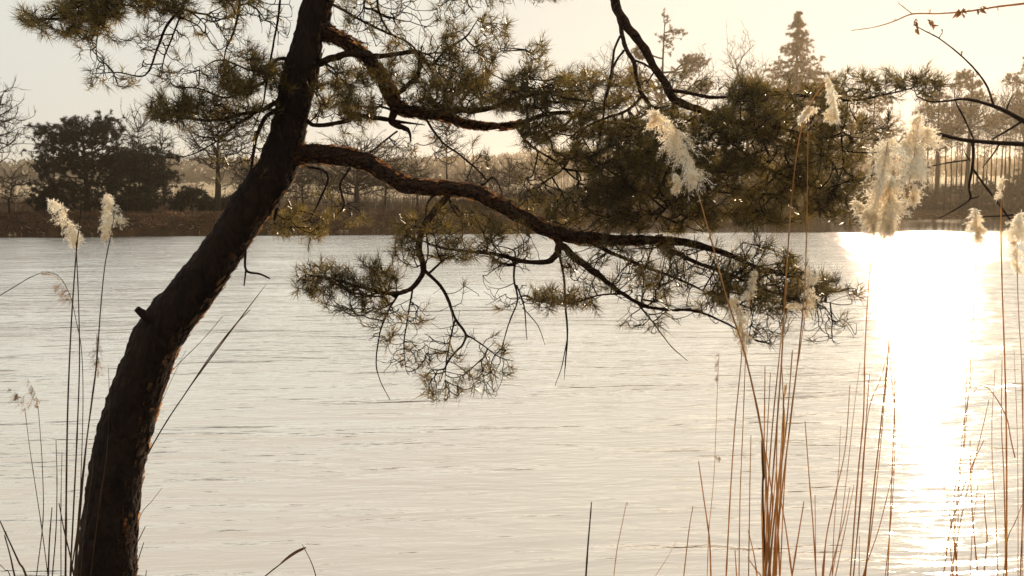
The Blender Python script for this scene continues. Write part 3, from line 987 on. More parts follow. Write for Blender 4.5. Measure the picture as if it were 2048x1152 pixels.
GL, GM, GR, GF = 'reeds left of the leaning trunk', 'thick reed clump right of centre', 'reeds before the sun glitter', 'reeds at the right edge'
reed('tall reed with a cream seed head drooping left, nearest the left edge', [(152, 484), (157, 600), (159, 720), (155, 850), (148, 1000), (140, 1160)], GL, 4.0, 2.4, M_STEMD,
     [([(154, 482), (145, 455), (132, 425), (118, 405), (100, 399)], (-.25, -1), 42, 150, True)])
reed('reed with an upright cream seed head between the drooping plume and the trunk', [(228, 430), (224, 460), (210, 530), (201, 620), (192, 740), (176, 860), (160, 1000), (148, 1160)], GL, 4.1, 2.2, M_STEMD,
     [([(206, 470), (214, 445), (218, 420), (213, 388)], (-.1, -1), 30, 150, True), ([(225, 440), (226, 420), (222, 395)], (-.25, -1), 34, 60, True)])
reed('tall bare reed stem with a pointed tip rising between the two cream seed heads', [(163, 384), (160, 440), (153, 500), (143, 640), (136, 800), (133, 950), (131, 1160)], GL, 4.0, 2.6, M_STEMD)
reed('reed with a fluffy tan wisp halfway up beside the trunk', [(194, 668), (192, 730), (183, 800), (172, 900), (163, 1000), (150, 1160)], GL, 4.3, 1.8, M_STEMD,
     [([(196, 725), (195, 700), (196, 672)], (-.2, -1), 30, 46, False), ([(197, 745), (194, 725)], (-.3, -1), 30, 22, False)])
reed('thin arching reed with tan wisps bending in from the left edge', [(85, 545), (60, 555), (30, 573), (-10, 598), (-60, 640), (-110, 760), (-130, 1000), (-130, 1160)], GL, 4.2, 1.6, M_STEMD,
     [([(85, 545), (105, 547), (122, 562)], (.2, -1), 16, 20, False)])
reed('thin reed whose arched tip carries two tan wisps above the water', [(92, 543), (118, 553), (140, 590), (152, 640), (163, 700), (166, 800), (162, 950), (152, 1160)], GL, 4.2, 1.3, M_STEMD,
     [([(146, 602), (135, 578), (120, 568)], (-.4, -1), 34, 30, False), ([(142, 585), (128, 575), (110, 570)], (-.4, -1), 30, 22, False)])
reed('short reed with a rusty nodding wisp near the left edge, the upper of two', [(76, 812), (80, 860), (85, 940), (86, 1040), (72, 1160)], GL, 4.0, 1.4, M_STEMD,
     [([(76, 812), (70, 785), (58, 762)], (-.3, -1), 26, 40, False)])
reed('short reed with a rusty nodding wisp near the left edge, the lower of two', [(50, 820), (60, 900), (72, 980), (84, 1060), (97, 1160)], GL, 3.9, 1.4, M_STEMD,
     [([(50, 820), (40, 795), (22, 780)], (-.3, -1), 28, 44, False)])
for lab, st, rr0 in [
    ('slender bare reed tip against the left edge of the trunk', [(217, 735), (218, 790), (214, 900), (200, 1000), (180, 1160)], 1.2),
    ('short bare reed stem left of the tall stems with a blunt cut tip', [(112, 880), (114, 960), (112, 1060), (104, 1160)], 1.8),
    ('dark short reed stem leaning toward the trunk foot', [(118, 1006), (128, 1060), (140, 1110), (150, 1165)], 2.6),
    ('dark upright reed stump left of the trunk foot', [(104, 1015), (99, 1080), (96, 1160)], 2.6),
    ('thick dark reed leaning out of the bottom left corner', [(0, 1042), (22, 1090), (38, 1125), (56, 1165)], 3.2),
    ('short dark reed stump in the bottom left corner', [(9, 1070), (20, 1110), (31, 1160)], 2.8),
    ('thin reed stem just behind the left side of the trunk', [(186, 915), (183, 960), (168, 1060), (160, 1160)], 1.6),
    ('thin pale reed stem between the two tall left stems', [(124, 905), (122, 1000), (122, 1160)], 1.5),
    ('reed stem close to the trunk foot crossing the tall stems', [(166, 965), (160, 1020), (152, 1080), (140, 1160)], 2.2),
    ('low reed stem at the bottom left leaning right', [(-5, 1125), (10, 1140), (24, 1165)], 1.4),
]:
    reed(lab, st, GL, 3.9, rr0, M_STEMD)
GT = 'reeds behind the right side of the trunk'
reed('long dark reed slanting up right from behind the trunk', [(500, 620), (470, 650), (432, 697), (405, 735), (372, 785), (335, 840), (297, 905), (270, 960), (250, 1160)], GT, 5.5, 2.0, M_STEMD,
     heads=(), leaf=[(372, 785, 432, 700, 533, 568, 3)])
reed('thin reed slanting beside the middle of the trunk', [(446, 632), (405, 680), (360, 725), (330, 760), (290, 830), (250, 1160)], GT, 5.5, 1.2, M_STEMD)
reed('very thin reed hidden partly by the trunk', [(372, 700), (350, 745), (325, 800), (290, 880), (260, 1160)], GT, 5.5, .8, M_STEMD)
reed('thin low reed leaning right of the trunk foot, the uppermost', [(324, 976), (304, 1002), (278, 1040), (256, 1160)], GT, 5.3, 1.0, M_STEMD)
reed('short reed blade right of the trunk foot, the second up', [(291, 1052), (280, 1075), (266, 1105), (255, 1160)], GT, 5.3, 1.8, M_STEMD)
reed('short reed blade right of the trunk foot, the second lowest', [(288, 1084), (278, 1115), (266, 1160)], GT, 5.2, 1.8, M_STEMD)
reed('tiny reed tip right of the trunk foot at the frame bottom', [(293, 1140), (290, 1165)], GT, 5.2, 1.6, M_STEMD)
reed('broken reed folded sharply at its tip near the bottom centre', [(607, 1099), (590, 1108), (565, 1125), (525, 1157), (480, 1200)], 'reeds at the bottom centre', 4.6, 2.0, M_STEMD,
     leaf=[(612, 1095, 590, 1102, 560, 1128, 6)])
reed('short thin reed leaning left beside the folded reed', [(604, 1088), (613, 1105), (624, 1128), (635, 1165)], 'reeds at the bottom centre', 4.6, 1.5, M_STEMD)
reed('lone dark upright reed stem at the bottom right of centre', [(1183, 1004), (1181, 1030), (1176, 1090), (1171, 1165)], 'reeds at the bottom centre', 4.3, 2.6, M_STEMD)
reed('thin reed with a tiny hooked tip left of the thick clump', [(1256, 1012), (1253, 1006), (1246, 1040), (1234, 1100), (1226, 1165)], 'reeds at the bottom centre', 4.4, 1.1)
reed('faint thin reed leaning right at the bottom between two upright reeds', [(1352, 1082), (1335, 1115), (1312, 1150), (1300, 1170)], 'reeds at the bottom centre', 4.5, .8)

# centre right
mid = [
    ('reed with a fallen-over cream seed head high before the dark boughs', [(1398, 392), (1425, 490), (1455, 600), (1490, 710), (1524, 870), (1534, 1000), (1540, 1160)], 3.7, 2.9,
     [([(1390, 360), (1382, 320), (1362, 275), (1335, 238), (1306, 222)], (-.12, -1), 64, 300, True), ([(1352, 345), (1358, 362), (1352, 375)], (-.1, -1), 24, 50, True), ([(1320, 230), (1312, 235), (1302, 245)], (-.5, -1), 22, 30, True)]),
    ('tall reed whose seed head glows over the spruce foot', [(1655, 160), (1625, 200), (1602, 260), (1585, 380), (1572, 560), (1562, 740), (1545, 960), (1530, 1160)], 3.6, 2.4,
     [([(1650, 230), (1665, 200), (1668, 175), (1655, 150)], (-.15, -1), 34, 90, True), ([(1635, 215), (1615, 215), (1602, 235)], (-.2, -1), 34, 70, True), ([(1665, 190), (1672, 215), (1668, 235)], (.1, -1), 30, 50, True)]),
    ('tall straight reed stem crossing the boughs just right of the glowing seed head stem', [(1616, 262), (1614, 420), (1610, 560), (1600, 680), (1580, 850), (1562, 1000), (1548, 1160)], 3.65, 2.3, []),
    ('reed with a pale ragged seed head over the bough tip', [(1620, 545), (1614, 600), (1600, 700), (1585, 800), (1570, 950), (1560, 1160)], 4.0, 1.6,
     [([(1612, 622), (1616, 590), (1622, 560), (1616, 532)], (.1, -1), 34, 110, True), ([(1606, 612), (1596, 605), (1582, 608)], (-.3, -.6), 16, 26, True)]),
    ('reed with a small cream seed head among the lower bough twigs', [(1508, 545), (1500, 600), (1492, 700), (1486, 850), (1480, 1000), (1478, 1160)], 4.1, 1.5,
     [([(1490, 592), (1500, 570), (1508, 542)], (-.1, -1), 24, 75, True)]),
    ('reed with a pale ragged seed head hanging below the lower bough', [(1472, 595), (1482, 640), (1484, 700), (1470, 850), (1460, 1000), (1452, 1160)], 4.0, 1.8,
     [([(1484, 672), (1480, 640), (1472, 612), (1462, 596)], (.05, -1), 34, 130, True), ([(1490, 690), (1488, 665)], (0, -1), 26, 40, True)]),
    ('thin reed with a small faint tan wisp left of the clump', [(1438, 705), (1434, 800), (1428, 950), (1418, 1060), (1414, 1160)], 4.3, 1.0,
     [([(1434, 760), (1436, 735), (1436, 705)], (0, -1), 16, 24, False), ([(1430, 912), (1440, 915)], (.3, -1), 14, 12, False)]),
]
for lab, st, d, r, h in mid:
    reed(lab, st, GM, d, r, None, h)
bare = [
    [(1397, 922), (1408, 1000), (1419, 1080), (1422, 1160)], [(1386, 1012), (1378, 1060), (1366, 1165)], [(1502, 870), (1500, 960), (1497, 1160)],
    [(1530, 733), (1528, 900), (1524, 1000), (1527, 1160)], [(1541, 745), (1533, 900), (1530, 1020), (1526, 1160)], [(1570, 770), (1566, 830), (1560, 930), (1548, 1040), (1538, 1160)],
    [(1563, 715), (1567, 830), (1562, 960), (1556, 1060), (1552, 1160)], [(1496, 1060), (1508, 1110), (1516, 1165)], [(1608, 1003), (1597, 1070), (1582, 1165)],
    [(1610, 842), (1618, 950), (1626, 1050), (1633, 1165)], [(1552, 943), (1545, 1020), (1535, 1100), (1526, 1165)], [(1560, 990), (1572, 1060), (1586, 1165)],
    [(1495, 1115), (1512, 1140), (1528, 1170)], [(1575, 560), (1560, 700), (1545, 850), (1535, 1000), (1530, 1160)], [(1585, 700), (1572, 860), (1552, 1010), (1535, 1160)],
    [(1470, 1100), (1474, 1165)], [(1556, 800), (1553, 930), (1556, 1060), (1560, 1160)], [(1532, 905), (1540, 960), (1545, 1020), (1530, 1160)],
]
bare.sort(key=lambda s: s[-1][0] + s[-1][1] * .001)
ORD = ['first', 'second', 'third', 'fourth', 'fifth', 'sixth', 'seventh', 'eighth', 'ninth', 'tenth', 'eleventh', 'twelfth',
       'thirteenth', 'fourteenth', 'fifteenth', 'sixteenth', 'seventeenth', 'eighteenth', 'nineteenth', 'twentieth',
       'twenty-first', 'twenty-second', 'twenty-third', 'twenty-fourth']


def hgt_word(s):
    h = 1152 - s[0][1]
    return 'short' if h < 200 else ('knee-high' if h < 330 else 'tall')


for k, s in enumerate(bare):
    reed('%s bare reed stem of the thick clump right of centre, %s from the left' % (hgt_word(s), ORD[k]), s, GM,
         float(R2.uniform(3.7, 4.4)), float(R2.uniform(1.6, 2.6)), M_STEM)
root = reed('thick reed with a short pointed sheath in the middle of the clump', [(1566, 810), (1568, 870), (1562, 940), (1555, 1000), (1546, 1160)], GM, 3.9, 3.0, M_STEM,
            leaf=[(1564, 900, 1571, 860, 1566, 800, 6), (1566, 800, 1572, 780, 1573, 768, 4)])
reed('leafy dark reed low in the left half of the clump', [(1526, 880), (1527, 930), (1526, 1000), (1532, 1160)], GM, 3.9, 2.8, M_STEMD,
     leaf=[(1527, 960, 1529, 915, 1524, 875, 9)])

# right
right = [
    ('big glowing cream seed head drooping left, left one of the pair at the right', [(1775, 285), (1768, 330), (1752, 430), (1738, 560), (1730, 700), (1727, 830), (1716, 950), (1700, 1160)], 3.3, 2.0,
     [([(1742, 440), (1752, 400), (1764, 350), (1772, 310), (1778, 278)], (-.15, -1), 66, 340, True), ([(1765, 440), (1775, 400), (1785, 350)], (.1, -1), 60, 220, True), ([(1732, 425), (1722, 408), (1712, 402)], (-.4, -.8), 26, 46, True)]),
    ('big glowing cream seed head, right one of the pair at the right', [(1838, 240), (1830, 300), (1812, 400), (1795, 480), (1782, 640), (1765, 820), (1745, 1000), (1730, 1160)], 3.35, 2.0,
     [([(1812, 350), (1828, 310), (1848, 275), (1852, 255)], (.05, -1), 60, 260, True), ([(1808, 290), (1826, 255), (1838, 228)], (-.05, -1), 46, 130, True), ([(1822, 400), (1825, 370)], (0, -1), 40, 60, True)]),
    ('reed with a seed head hanging to the water line below the glowing pair', [(1785, 390), (1778, 470), (1785, 620), (1790, 760), (1786, 900), (1775, 1160)], 3.3, 1.6,
     [([(1772, 460), (1782, 430), (1792, 400)], (-.05, -1), 50, 170, True), ([(1752, 450), (1745, 430), (1738, 420)], (-.2, -1), 36, 80, True)]),
    ('thin upright reed left of the sun glitter', [(1797, 465), (1783, 620), (1779, 700), (1790, 850), (1785, 1000), (1770, 1160)], 3.6, 1.2, []),
    ('reed with a cream seed head at the far water line right of the glitter', [(1950, 415), (1953, 500), (1946, 640), (1938, 780), (1922, 900), (1912, 1160)], 3.6, 1.2,
     [([(1952, 478), (1955, 450), (1949, 415)], (.08, -1), 30, 130, True)]),
    ('reed with a small rusty seed head before the dark right shore', [(2008, 358), (2002, 420), (2004, 560), (2010, 740), (2013, 900), (2013, 1160)], 3.5, 2.6,
     [([(1996, 395), (2003, 375), (2007, 356)], (-.1, -1), 12, 36, True)]),
    ('reed with a ragged pale seed head against the right edge', [(2038, 425), (2034, 520), (2038, 640), (2044, 760), (2050, 1160)], 3.5, 1.6,
     [([(2026, 470), (2034, 445), (2042, 425)], (-.05, -1), 34, 130, True), ([(2034, 540), (2032, 510), (2030, 480)], (0, -1), 26, 60, True)]),
    ('bent reed leaf arch joined to a stem right of the glitter', [(1945, 790), (1958, 772), (1975, 776), (1995, 800), (2014, 838), (2022, 880), (2030, 915)], 3.5, 1.5, []),
    ('spiky dry weed with little whorls left of the pale reeds', [(1682, 852), (1680, 880), (1678, 930), (1673, 990), (1668, 1060), (1664, 1160)], 3.6, 1.2, []),
]
for lab, st, d, r, h in right:
    reed(lab, st, GR if st[0][0] < 1900 else GF, d, r, None, h)
bare = [
    [(1720, 726), (1708, 820), (1695, 940), (1680, 1060), (1662, 1165)], [(1700, 770), (1690, 900), (1668, 1000), (1652, 1080), (1646, 1165)],
    [(1739, 748), (1733, 830), (1722, 980), (1706, 1165)], [(1776, 722), (1765, 850), (1752, 980), (1740, 1080), (1726, 1165)],
    [(1700, 975), (1688, 1040), (1672, 1100), (1656, 1165)], [(1708, 970), (1690, 1060), (1668, 1165)], [(1805, 885), (1785, 950), (1757, 1060), (1722, 1165)],
    [(1719, 1072), (1718, 1165)], [(1630, 990), (1632, 1165)], [(1650, 1095), (1646, 1130), (1644, 1165)], [(1738, 822), (1760, 760), (1778, 705), (1786, 690)][::-1][:3] + [(1736, 830), (1722, 1000), (1705, 1165)],
]
bare = [s for s in bare]
bare.sort(key=lambda s: s[-1][0])
for k, s in enumerate(bare):
    reed('%s bare orange reed stem left of the sun glitter, %s from the left' % (hgt_word(s), ORD[k]), s, GR, float(R2.uniform(3.3, 4.2)), float(R2.uniform(1.1, 2.2)))
bare = [
    [(1935, 700), (1930, 830), (1926, 900), (1908, 1000), (1915, 1165)], [(1948, 720), (1936, 800), (1928, 900), (1914, 1000), (1906, 1165)],
    [(1885, 960), (1898, 1020), (1908, 1090), (1916, 1165)], [(1900, 1080), (1906, 1165)], [(1968, 880), (1945, 930), (1922, 990), (1900, 1060), (1885, 1165)],
    [(1990, 740), (1984, 840), (1985, 930), (1992, 1040), (1996, 1165)], [(2004, 720), (2003, 850), (2008, 960), (2012, 1165)], [(1969, 982), (1970, 1030), (1974, 1080), (1966, 1165)],
    [(2028, 700), (2034, 850), (2036, 1000), (2036, 1165)], [(2046, 716), (2046, 900), (2044, 1165)], [(2044, 750), (2047, 960), (2040, 1165)], [(1956, 970), (1945, 1060), (1940, 1165)],
    [(1940, 880), (1943, 1000), (1950, 1090), (1957, 1165)], [(2044, 1010), (2030, 1045), (2015, 1080), (2006, 1165)], [(1978, 800), (1962, 870), (1930, 1000), (1898, 1165)],
]
bare.sort(key=lambda s: s[-1][0])
for k, s in enumerate(bare):
    reed('%s bare reed stem right of the sun glitter, %s from the left' % (hgt_word(s), ORD[k]), s, GF, float(R2.uniform(3.3, 4.2)), float(R2.uniform(1.1, 2.2)))

# ------------------------------------------------------------------ bare tree reaching in from the right
DB = 4.3
tb0 = P(2230, 1500, DB)
tb0[2] = float(hterr(tb0[0], tb0[1])) - .05
bt = empty('bare_tree', tuple(tb0), 'leafless tree at the right edge with thin dark branches reaching in', 'tree')
bf = Buf()
p, r = catmull([tb0, P(2225, 1000, DB), P(2210, 600, DB), P(2190, 300, DB), P(2170, 0, DB), P(2180, -400, DB), P(2200, -900, DB)], [.085, .075, .065, .058, .05, .035, .012], 10)
tube(bf, p, r, 18, rough=.006, seed=5, fs=18)
bf.build('trunk', M_BARK, bt, True)
BR = [
    ('dark branch level with the far bank trees', [
        [(2195, 330, 6), (2120, 300, 5.5), (2048, 289, 5), (2000, 286, 4.4), (1960, 283, 4), (1920, 279, 3.6), (1885, 270, 3.4), (1857, 266, 3.2), (1835, 282, 2.6), (1800, 296, 2.2), (1760, 304, 1.8), (1715, 305, 1.4), (1672, 300, .8)],
        [(1945, 282, 3.4), (1947, 310, 3), (1944, 340, 2.6), (1938, 375, 2.2), (1941, 396, 2), (1925, 410, 1.6), (1905, 422, 1.4), (1880, 436, .9)],
        [(1944, 335, 2.2), (1965, 365, 2), (1990, 398, 1.8), (2012, 428, 1.8), (2035, 460, 1)], [(2195, 410, 3), (2100, 420, 2.8), (2048, 426, 2.4), (2012, 431, 2), (1965, 433, 1)],
        [(1857, 266, 1.6), (1845, 262, 1.2), (1832, 256, .8)], [(1935, 320, 1.6), (1900, 325, 1.4), (1870, 331, 1.2), (1852, 338, .8)], [(1948, 280, 1.8), (1930, 240, 1.6), (1912, 205, 1.2), (1908, 180, .7)],
        [(1824, 288, 1.2), (1822, 310, 1), (1824, 330, .6)], [(2000, 287, 2), (1985, 310, 1.4), (1965, 335, .8)], [(1940, 322, 1.4), (1932, 310, 1), (1928, 300, .6)],
        [(2048, 240, 2.6), (2020, 258, 2.2), (1985, 278, 1.6)], [(1941, 397, 1.4), (1950, 396, 1.2), (1958, 393, 1)]]),
    ('dark branch slanting down to the right edge', [
        [(2195, 290, 5), (2100, 262, 5), (2048, 242, 4.6), (2010, 222, 4), (1975, 208, 3.4), (1930, 198, 2.6), (1895, 202, 2), (1860, 203, 1.6), (1832, 192, .8)],
        [(1988, 214, 2.4), (1975, 175, 2), (1955, 145, 1.7), (1923, 112, 1.5), (1880, 78, 1.2), (1850, 62, 1), (1828, 50, .6)], [(1923, 112, 1), (1924, 102, .6)],
        [(1878, 76, 1), (1884, 66, .7), (1885, 58, .5)], [(2012, 222, 1.6), (2018, 205, 1.2), (2026, 190, .7)]]),
    ('thin orange branch with withered leaves across the top right corner', [
        [(2185, -10, 3), (2100, 0, 2.4), (2040, 8, 2), (1990, 14, 1.8), (1940, 22, 1.6), (1880, 27, 1.4), (1825, 28, 1.3), (1790, 42, 1), (1750, 54, .8), (1703, 61, .6)],
        [(1825, 28, .9), (1812, 18, .7), (1798, 7, .5)], [(1858, 27, .8), (1862, 20, .5)], [(1995, 14, .8), (1996, 22, .5)]]),
]
for lab, brs in BR:
    bf = Buf()
    for m in brs:
        q = [(x, y, DB, r) for x, y, r in m]
        p, r = catmull(Pv(q), [a[3] * DB / FPX for a in q], 5)
        tube(bf, p, r, 7, rough=.0008, seed=2, fs=50)
    # buds and tiny spurs
    for m in brs:
        for (x, y, r), (x2, y2, r2) in zip(m, m[1:]):
            for k in range(2):
                u = random.random()
                a = P(x + (x2 - x) * u, y + (y2 - y) * u, DB)
                e = a + np.array([random.uniform(-1, 1), random.uniform(-1, 1), random.uniform(-.3, 1)]) * .012
                curves(bf, a[None], ((a + e) / 2)[None], e[None], np.array([.0016]), np.array([.0008]), 1, 3)
    o = tag(bf.build('branch', M_TWIG if 'orange' not in lab else M_STEM, bt, True), lab)
    if 'orange' in lab:
        for (cx, cy, w, n) in [(1924, 22, 17, 9), (1960, 15, 14, 6), (1861, 44, 14, 5), (1828, 40, 12, 4), (1830, 52, 16, 3)]:
            for k in range(n):
                lb = Buf()
                c = P(cx + random.uniform(-w, w) * .5, cy + random.uniform(-w, w) * .4, DB + random.uniform(-.03, .03))
                d = np.array([random.uniform(-.5, .5), random.uniform(-.5, .5), -1 + random.uniform(0, .7)])
                d /= np.linalg.norm(d)
                s = np.cross(d, [random.uniform(-1, 1), 1, random.uniform(-.6, .6)])
                s /= np.linalg.norm(s)
                nn = np.cross(d, s)
                L, Wd = random.uniform(.02, .042), random.uniform(.004, .009)
                V = [c, c + d * L * .35 + s * Wd + nn * .003, c + d * L * .4 - nn * .004, c + d * L * .35 - s * Wd + nn * .003, c + d * L + nn * .01]
                lb.add(V, [(0, 1, 2), (0, 2, 3), (1, 4, 2), (2, 4, 3)])
                lb.build('leaf', M_LEAF, o)


# ------------------------------------------------------------------ far shore: trees
def far_tree(name, label, cat, trunk_p, trunk_r, A, mat_leaf=None, bfac=.5, tipr=.015, rexp=.38, tuftK=0, tl=.3, tw=.05,
             group=None, seed=1, spread=(30, 85), upb=.2, tuft_share=1.0, inner=2, mtw=None, sag=0.0, rmax=.2, seeds_from=.15, shoot=.15):
    rg = np.random.default_rng(seed)
    root = empty(name, tuple(trunk_p[0]), label, cat, group)
    tb = Buf()
    p, r = catmull(trunk_p, trunk_r, 8)
    tube(tb, p, r, 8, rough=float(max(r)) * .12, seed=seed, fs=2)
    tk = tb.build('trunk', M_FARBARK, root, True)
    k0 = int(len(p) * seeds_from)
    L = np.concatenate([[0], np.cumsum(np.linalg.norm(np.diff(p, axis=0), axis=1))])
    X, par = grow(p[k0:], L[k0:] * .4, A, bfac)
    ns = len(p) - k0
    p0, p1, p2, r0, r1, desc = grown_edges(X, par, ns, tipr, rexp, rg, .09, rmax, sag)
    cb = Buf()
    curves(cb, p0, p1, p2, r0, r1, 3, 3)
    lb = Buf()
    e = p2 - p1
    e /= np.linalg.norm(e, axis=1)[:, None] + 1e-9
    if tuftK:
        sel = (desc[ns:] <= inner) & (rg.uniform(0, 1, len(p2)) < tuft_share)
        ax = e[sel] + np.array([0, 0, upb]) + rg.normal(0, .2, (sel.sum(), 3))
        tufts(lb, p2[sel], ax, tuftK, tl, tw, rg, spread, shoot)
        cr = lb.build('crown', mat_leaf, root)
        cb.build('limbs', M_FARBARK, cr)
    else:
        # fine end twigs
        n = len(p2)
        for k in range(3):
            d = e + rg.normal(0, .45, e.shape) + np.array([0, 0, .25])
            d /= np.linalg.norm(d, axis=1)[:, None]
            ll = rg.uniform(.25, .9, (n, 1)) * tl
            u = rg.uniform(0, 1, (n, 1))
            b0 = p0 * (1 - u) + p2 * u
            curves(cb, b0, b0 + d * ll * .5, b0 + d * ll + np.array([0, 0, .1]) * ll, np.full(n, tipr * .8), np.full(n, tipr * .4), 2, 3)
        cb.build('crown', mtw or M_FARBARK, root)
    return root


def ellip(n, c, r, rg, gap=None, fs=1.0, surf=.0, jag=0.07):
    """points inside an ellipsoid with noise-made gaps"""
    out_ = []
    while len(out_) < n:
        v = rg.normal(size=3)
        v /= np.linalg.norm(v)
        q = rg.uniform(surf, 1) ** (1 / 2.2)
        p = np.array(c) + v * q * np.array(r)
        if gap is not None and noise.noise(Vector(p * fs)) < gap:
            if rg.uniform() < .93:
                continue
        if jag and rg.uniform() < jag:
            p = np.array(c) + v * np.array(r) * rg.uniform(1.05, 1.35)
        out_.append(p)
    return np.array(out_)


def copy_tree(root, loc, scale, rz, label, group=None):
    c = root.copy()
    C.objects.link(c)
    c.location = loc
    c.scale = (scale[0], scale[0], scale[1])
    c.rotation_euler = (0, 0, rz)
    c['label'] = label
    if group:
        c['group'] = group
    for ch in root.children:
        d = ch.copy()
        C.objects.link(d)
        d.parent = c
        for g in ch.children:
            h = g.copy()
            C.objects.link(h)
            h.parent = d
    return c


rg = np.random.default_rng(11)
# --- broad dark evergreen at the left
d = 80.0
g = G(178, d)
S = d / FPX


def W(px, py, dd):
    return np.array([(px - 1024) / FPX * dd, dd, ztop(py, dd)])


A = []
for (px, py, rx, rz, n) in [(160, 268, 50, 34, 240), (218, 262, 40, 30, 180), (112, 280, 42, 24, 110), (122, 330, 58, 38, 280), (200, 320, 62, 40, 300),
                            (110, 378, 34, 26, 110), (170, 385, 70, 36, 260), (235, 360, 46, 40, 200), (98, 258, 28, 12, 34), (255, 305, 34, 26, 90), (90, 400, 30, 24, 90)]:
    A.append(ellip(int(n * 1.5), W(px, py, d), (rx * S, 1.9, rz * S), rg, -.10, 1.3))
A = np.vstack(A)
far_tree('evergreen_tree', 'broad dark evergreen with a lumpy crown on the left far bank', 'tree',
         [g, g + [0, 0, 1.5], W(176, 330, d), W(172, 260, d)], [.28, .24, .14, .04], A, M_FARNEEDLE, .3, .018, .36, 38, .26, .042, seed=2, inner=9, group=None, spread=(20, 110), shoot=.35)
g = G(300, 79)
A = []
for (px, py, rx, rz, n) in [(295, 318, 50, 28, 190), (275, 355, 48, 40, 220), (325, 355, 36, 34, 150), (300, 395, 52, 26, 150), (345, 320, 20, 12, 24), (268, 325, 26, 18, 50)]:
    A.append(ellip(int(n * 1.5), W(px, py, 79), (rx * S, 1.6, rz * S), rg, -.1, 1.2))
far_tree('evergreen_tree', 'smaller dark evergreen close right of the broad one', 'tree',
         [g, g + [0, 0, 1.2], W(303, 350, 79), W(300, 300, 79)], [.2, .17, .1, .03], np.vstack(A), M_FARNEEDLE, .3, .016, .36, 34, .26, .042, seed=3, inner=9, spread=(20, 110), shoot=.35)


# --- leafless trees on the far bank
def bare_tree(label, px, pytop, d, wpx, base_r, n, seed, lean=0, low=.35, group='leafless trees on the far bank', bfac=.55, tipr=.017, name='leafless_tree', mat=None, tl=1.0):
    rg = np.random.default_rng(seed)
    g = G(px, d)
    H = ztop(pytop, d) - g[2]
    w = wpx * d / FPX / 2
    top = g + np.array([lean * d / FPX, 0, H * .72])
    m1 = g + np.array([lean * .3 * d / FPX + rg.uniform(-.1, .1), 0, H * .3])
    A = ellip(int(n * 1.6), g + np.array([lean * .8 * d / FPX, 0, H * (low + 1) / 2]), (w, w, H * (1 - low) / 2), rg)
    return far_tree(name, label, 'tree', [g - [0, 0, .2], m1, g * .5 + top * .5, top], [base_r, base_r * .8, base_r * .55, base_r * .15], A, None, bfac, tipr, .42,
                    0, tl, .05, group, seed, mtw=mat or M_FARBARK, rmax=base_r * .6, seeds_from=.25)


bare_tree('leafless tree with a straight dark trunk left of the leaning pine', 436, 205, 82, 150, .27, 420, 31, 6)
bare_tree('spreading leafless tree with arching branches seen under the lower bough', 716, 268, 88, 230, .26, 650, 32, 0, .22, bfac=.75)
bare_tree('leafless tree with twiggy crown cut off by the left picture edge', -36, 150, 80, 190, .24, 420, 33, 0, .3)
bare_tree('low bare shrub tree with crooked stems below the left picture edge', 22, 330, 76, 120, .09, 120, 34, 8, .15, tipr=.012)
bare_tree('slim leafless tree rising behind the smaller evergreen', 283, 205, 92, 70, .10, 150, 35, 0, .3)
bare_tree('slim pale leafless tree just right of the smaller evergreen', 332, 250, 90, 60, .09, 120, 36, -4, .3)
bare_tree('tall slender leafless tree above the lower bough', 893, 200, 96, 80, .12, 200, 37, 2, .4)
for k, (px, py, dd, w, r, n) in enumerate([(770, 300, 93, 90, .12, 150), (835, 310, 94, 80, .12, 150), (950, 330, 97, 90, .12, 160), (610, 320, 90, 90, .1, 150),
                                           (560, 330, 90, 90, .1, 130), (500, 310, 88, 80, .1, 150), (1015, 315, 101, 90, .12, 190), (665, 345, 92, 60, .08, 100)]):
    bare_tree('slender leafless tree of the far bank row, %s from the left' % ORD[[3, 4, 5, 2, 1, 0, 6, 7][k] if k < 7 else 7] if False else
              ['slender leafless tree seen under the bough near the bench', 'slender leafless tree two right of the bench', 'slender leafless tree below the upper bough gap',
               'slender leafless tree right of the leaning trunk', 'slender leafless tree close by the trunk at the bank line', 'slender leafless tree just left of the leaning trunk',
               'twiggy leafless tree left of the dark needle mass', 'small leafless tree just left of the bench'][k], px, py, dd, w, r, n, 50 + k, (-1) ** k * 4, .2)
for k, (px, py, dd, w) in enumerate([(1215, 88, 140, 130), (1472, 62, 140, 90), (1500, 110, 142, 80), (1390, 110, 143, 120), (1640, 190, 141, 120), (1700, 170, 144, 130), (1760, 215, 143, 110)]):
    bare_tree(['faint leafless tree above the dark needle mass', 'faint thin leafless tree left of the spruce', 'small faint leafless tree next left of the spruce',
               'faint leafless tree behind the far pine', 'hazy leafless tree right of the spruce', 'second hazy leafless tree right of the spruce', 'hazy leafless tree behind the glowing seed heads'][k],
              px, py, dd, w, .16, 230, 70 + k, 0, .4, tipr=.016)

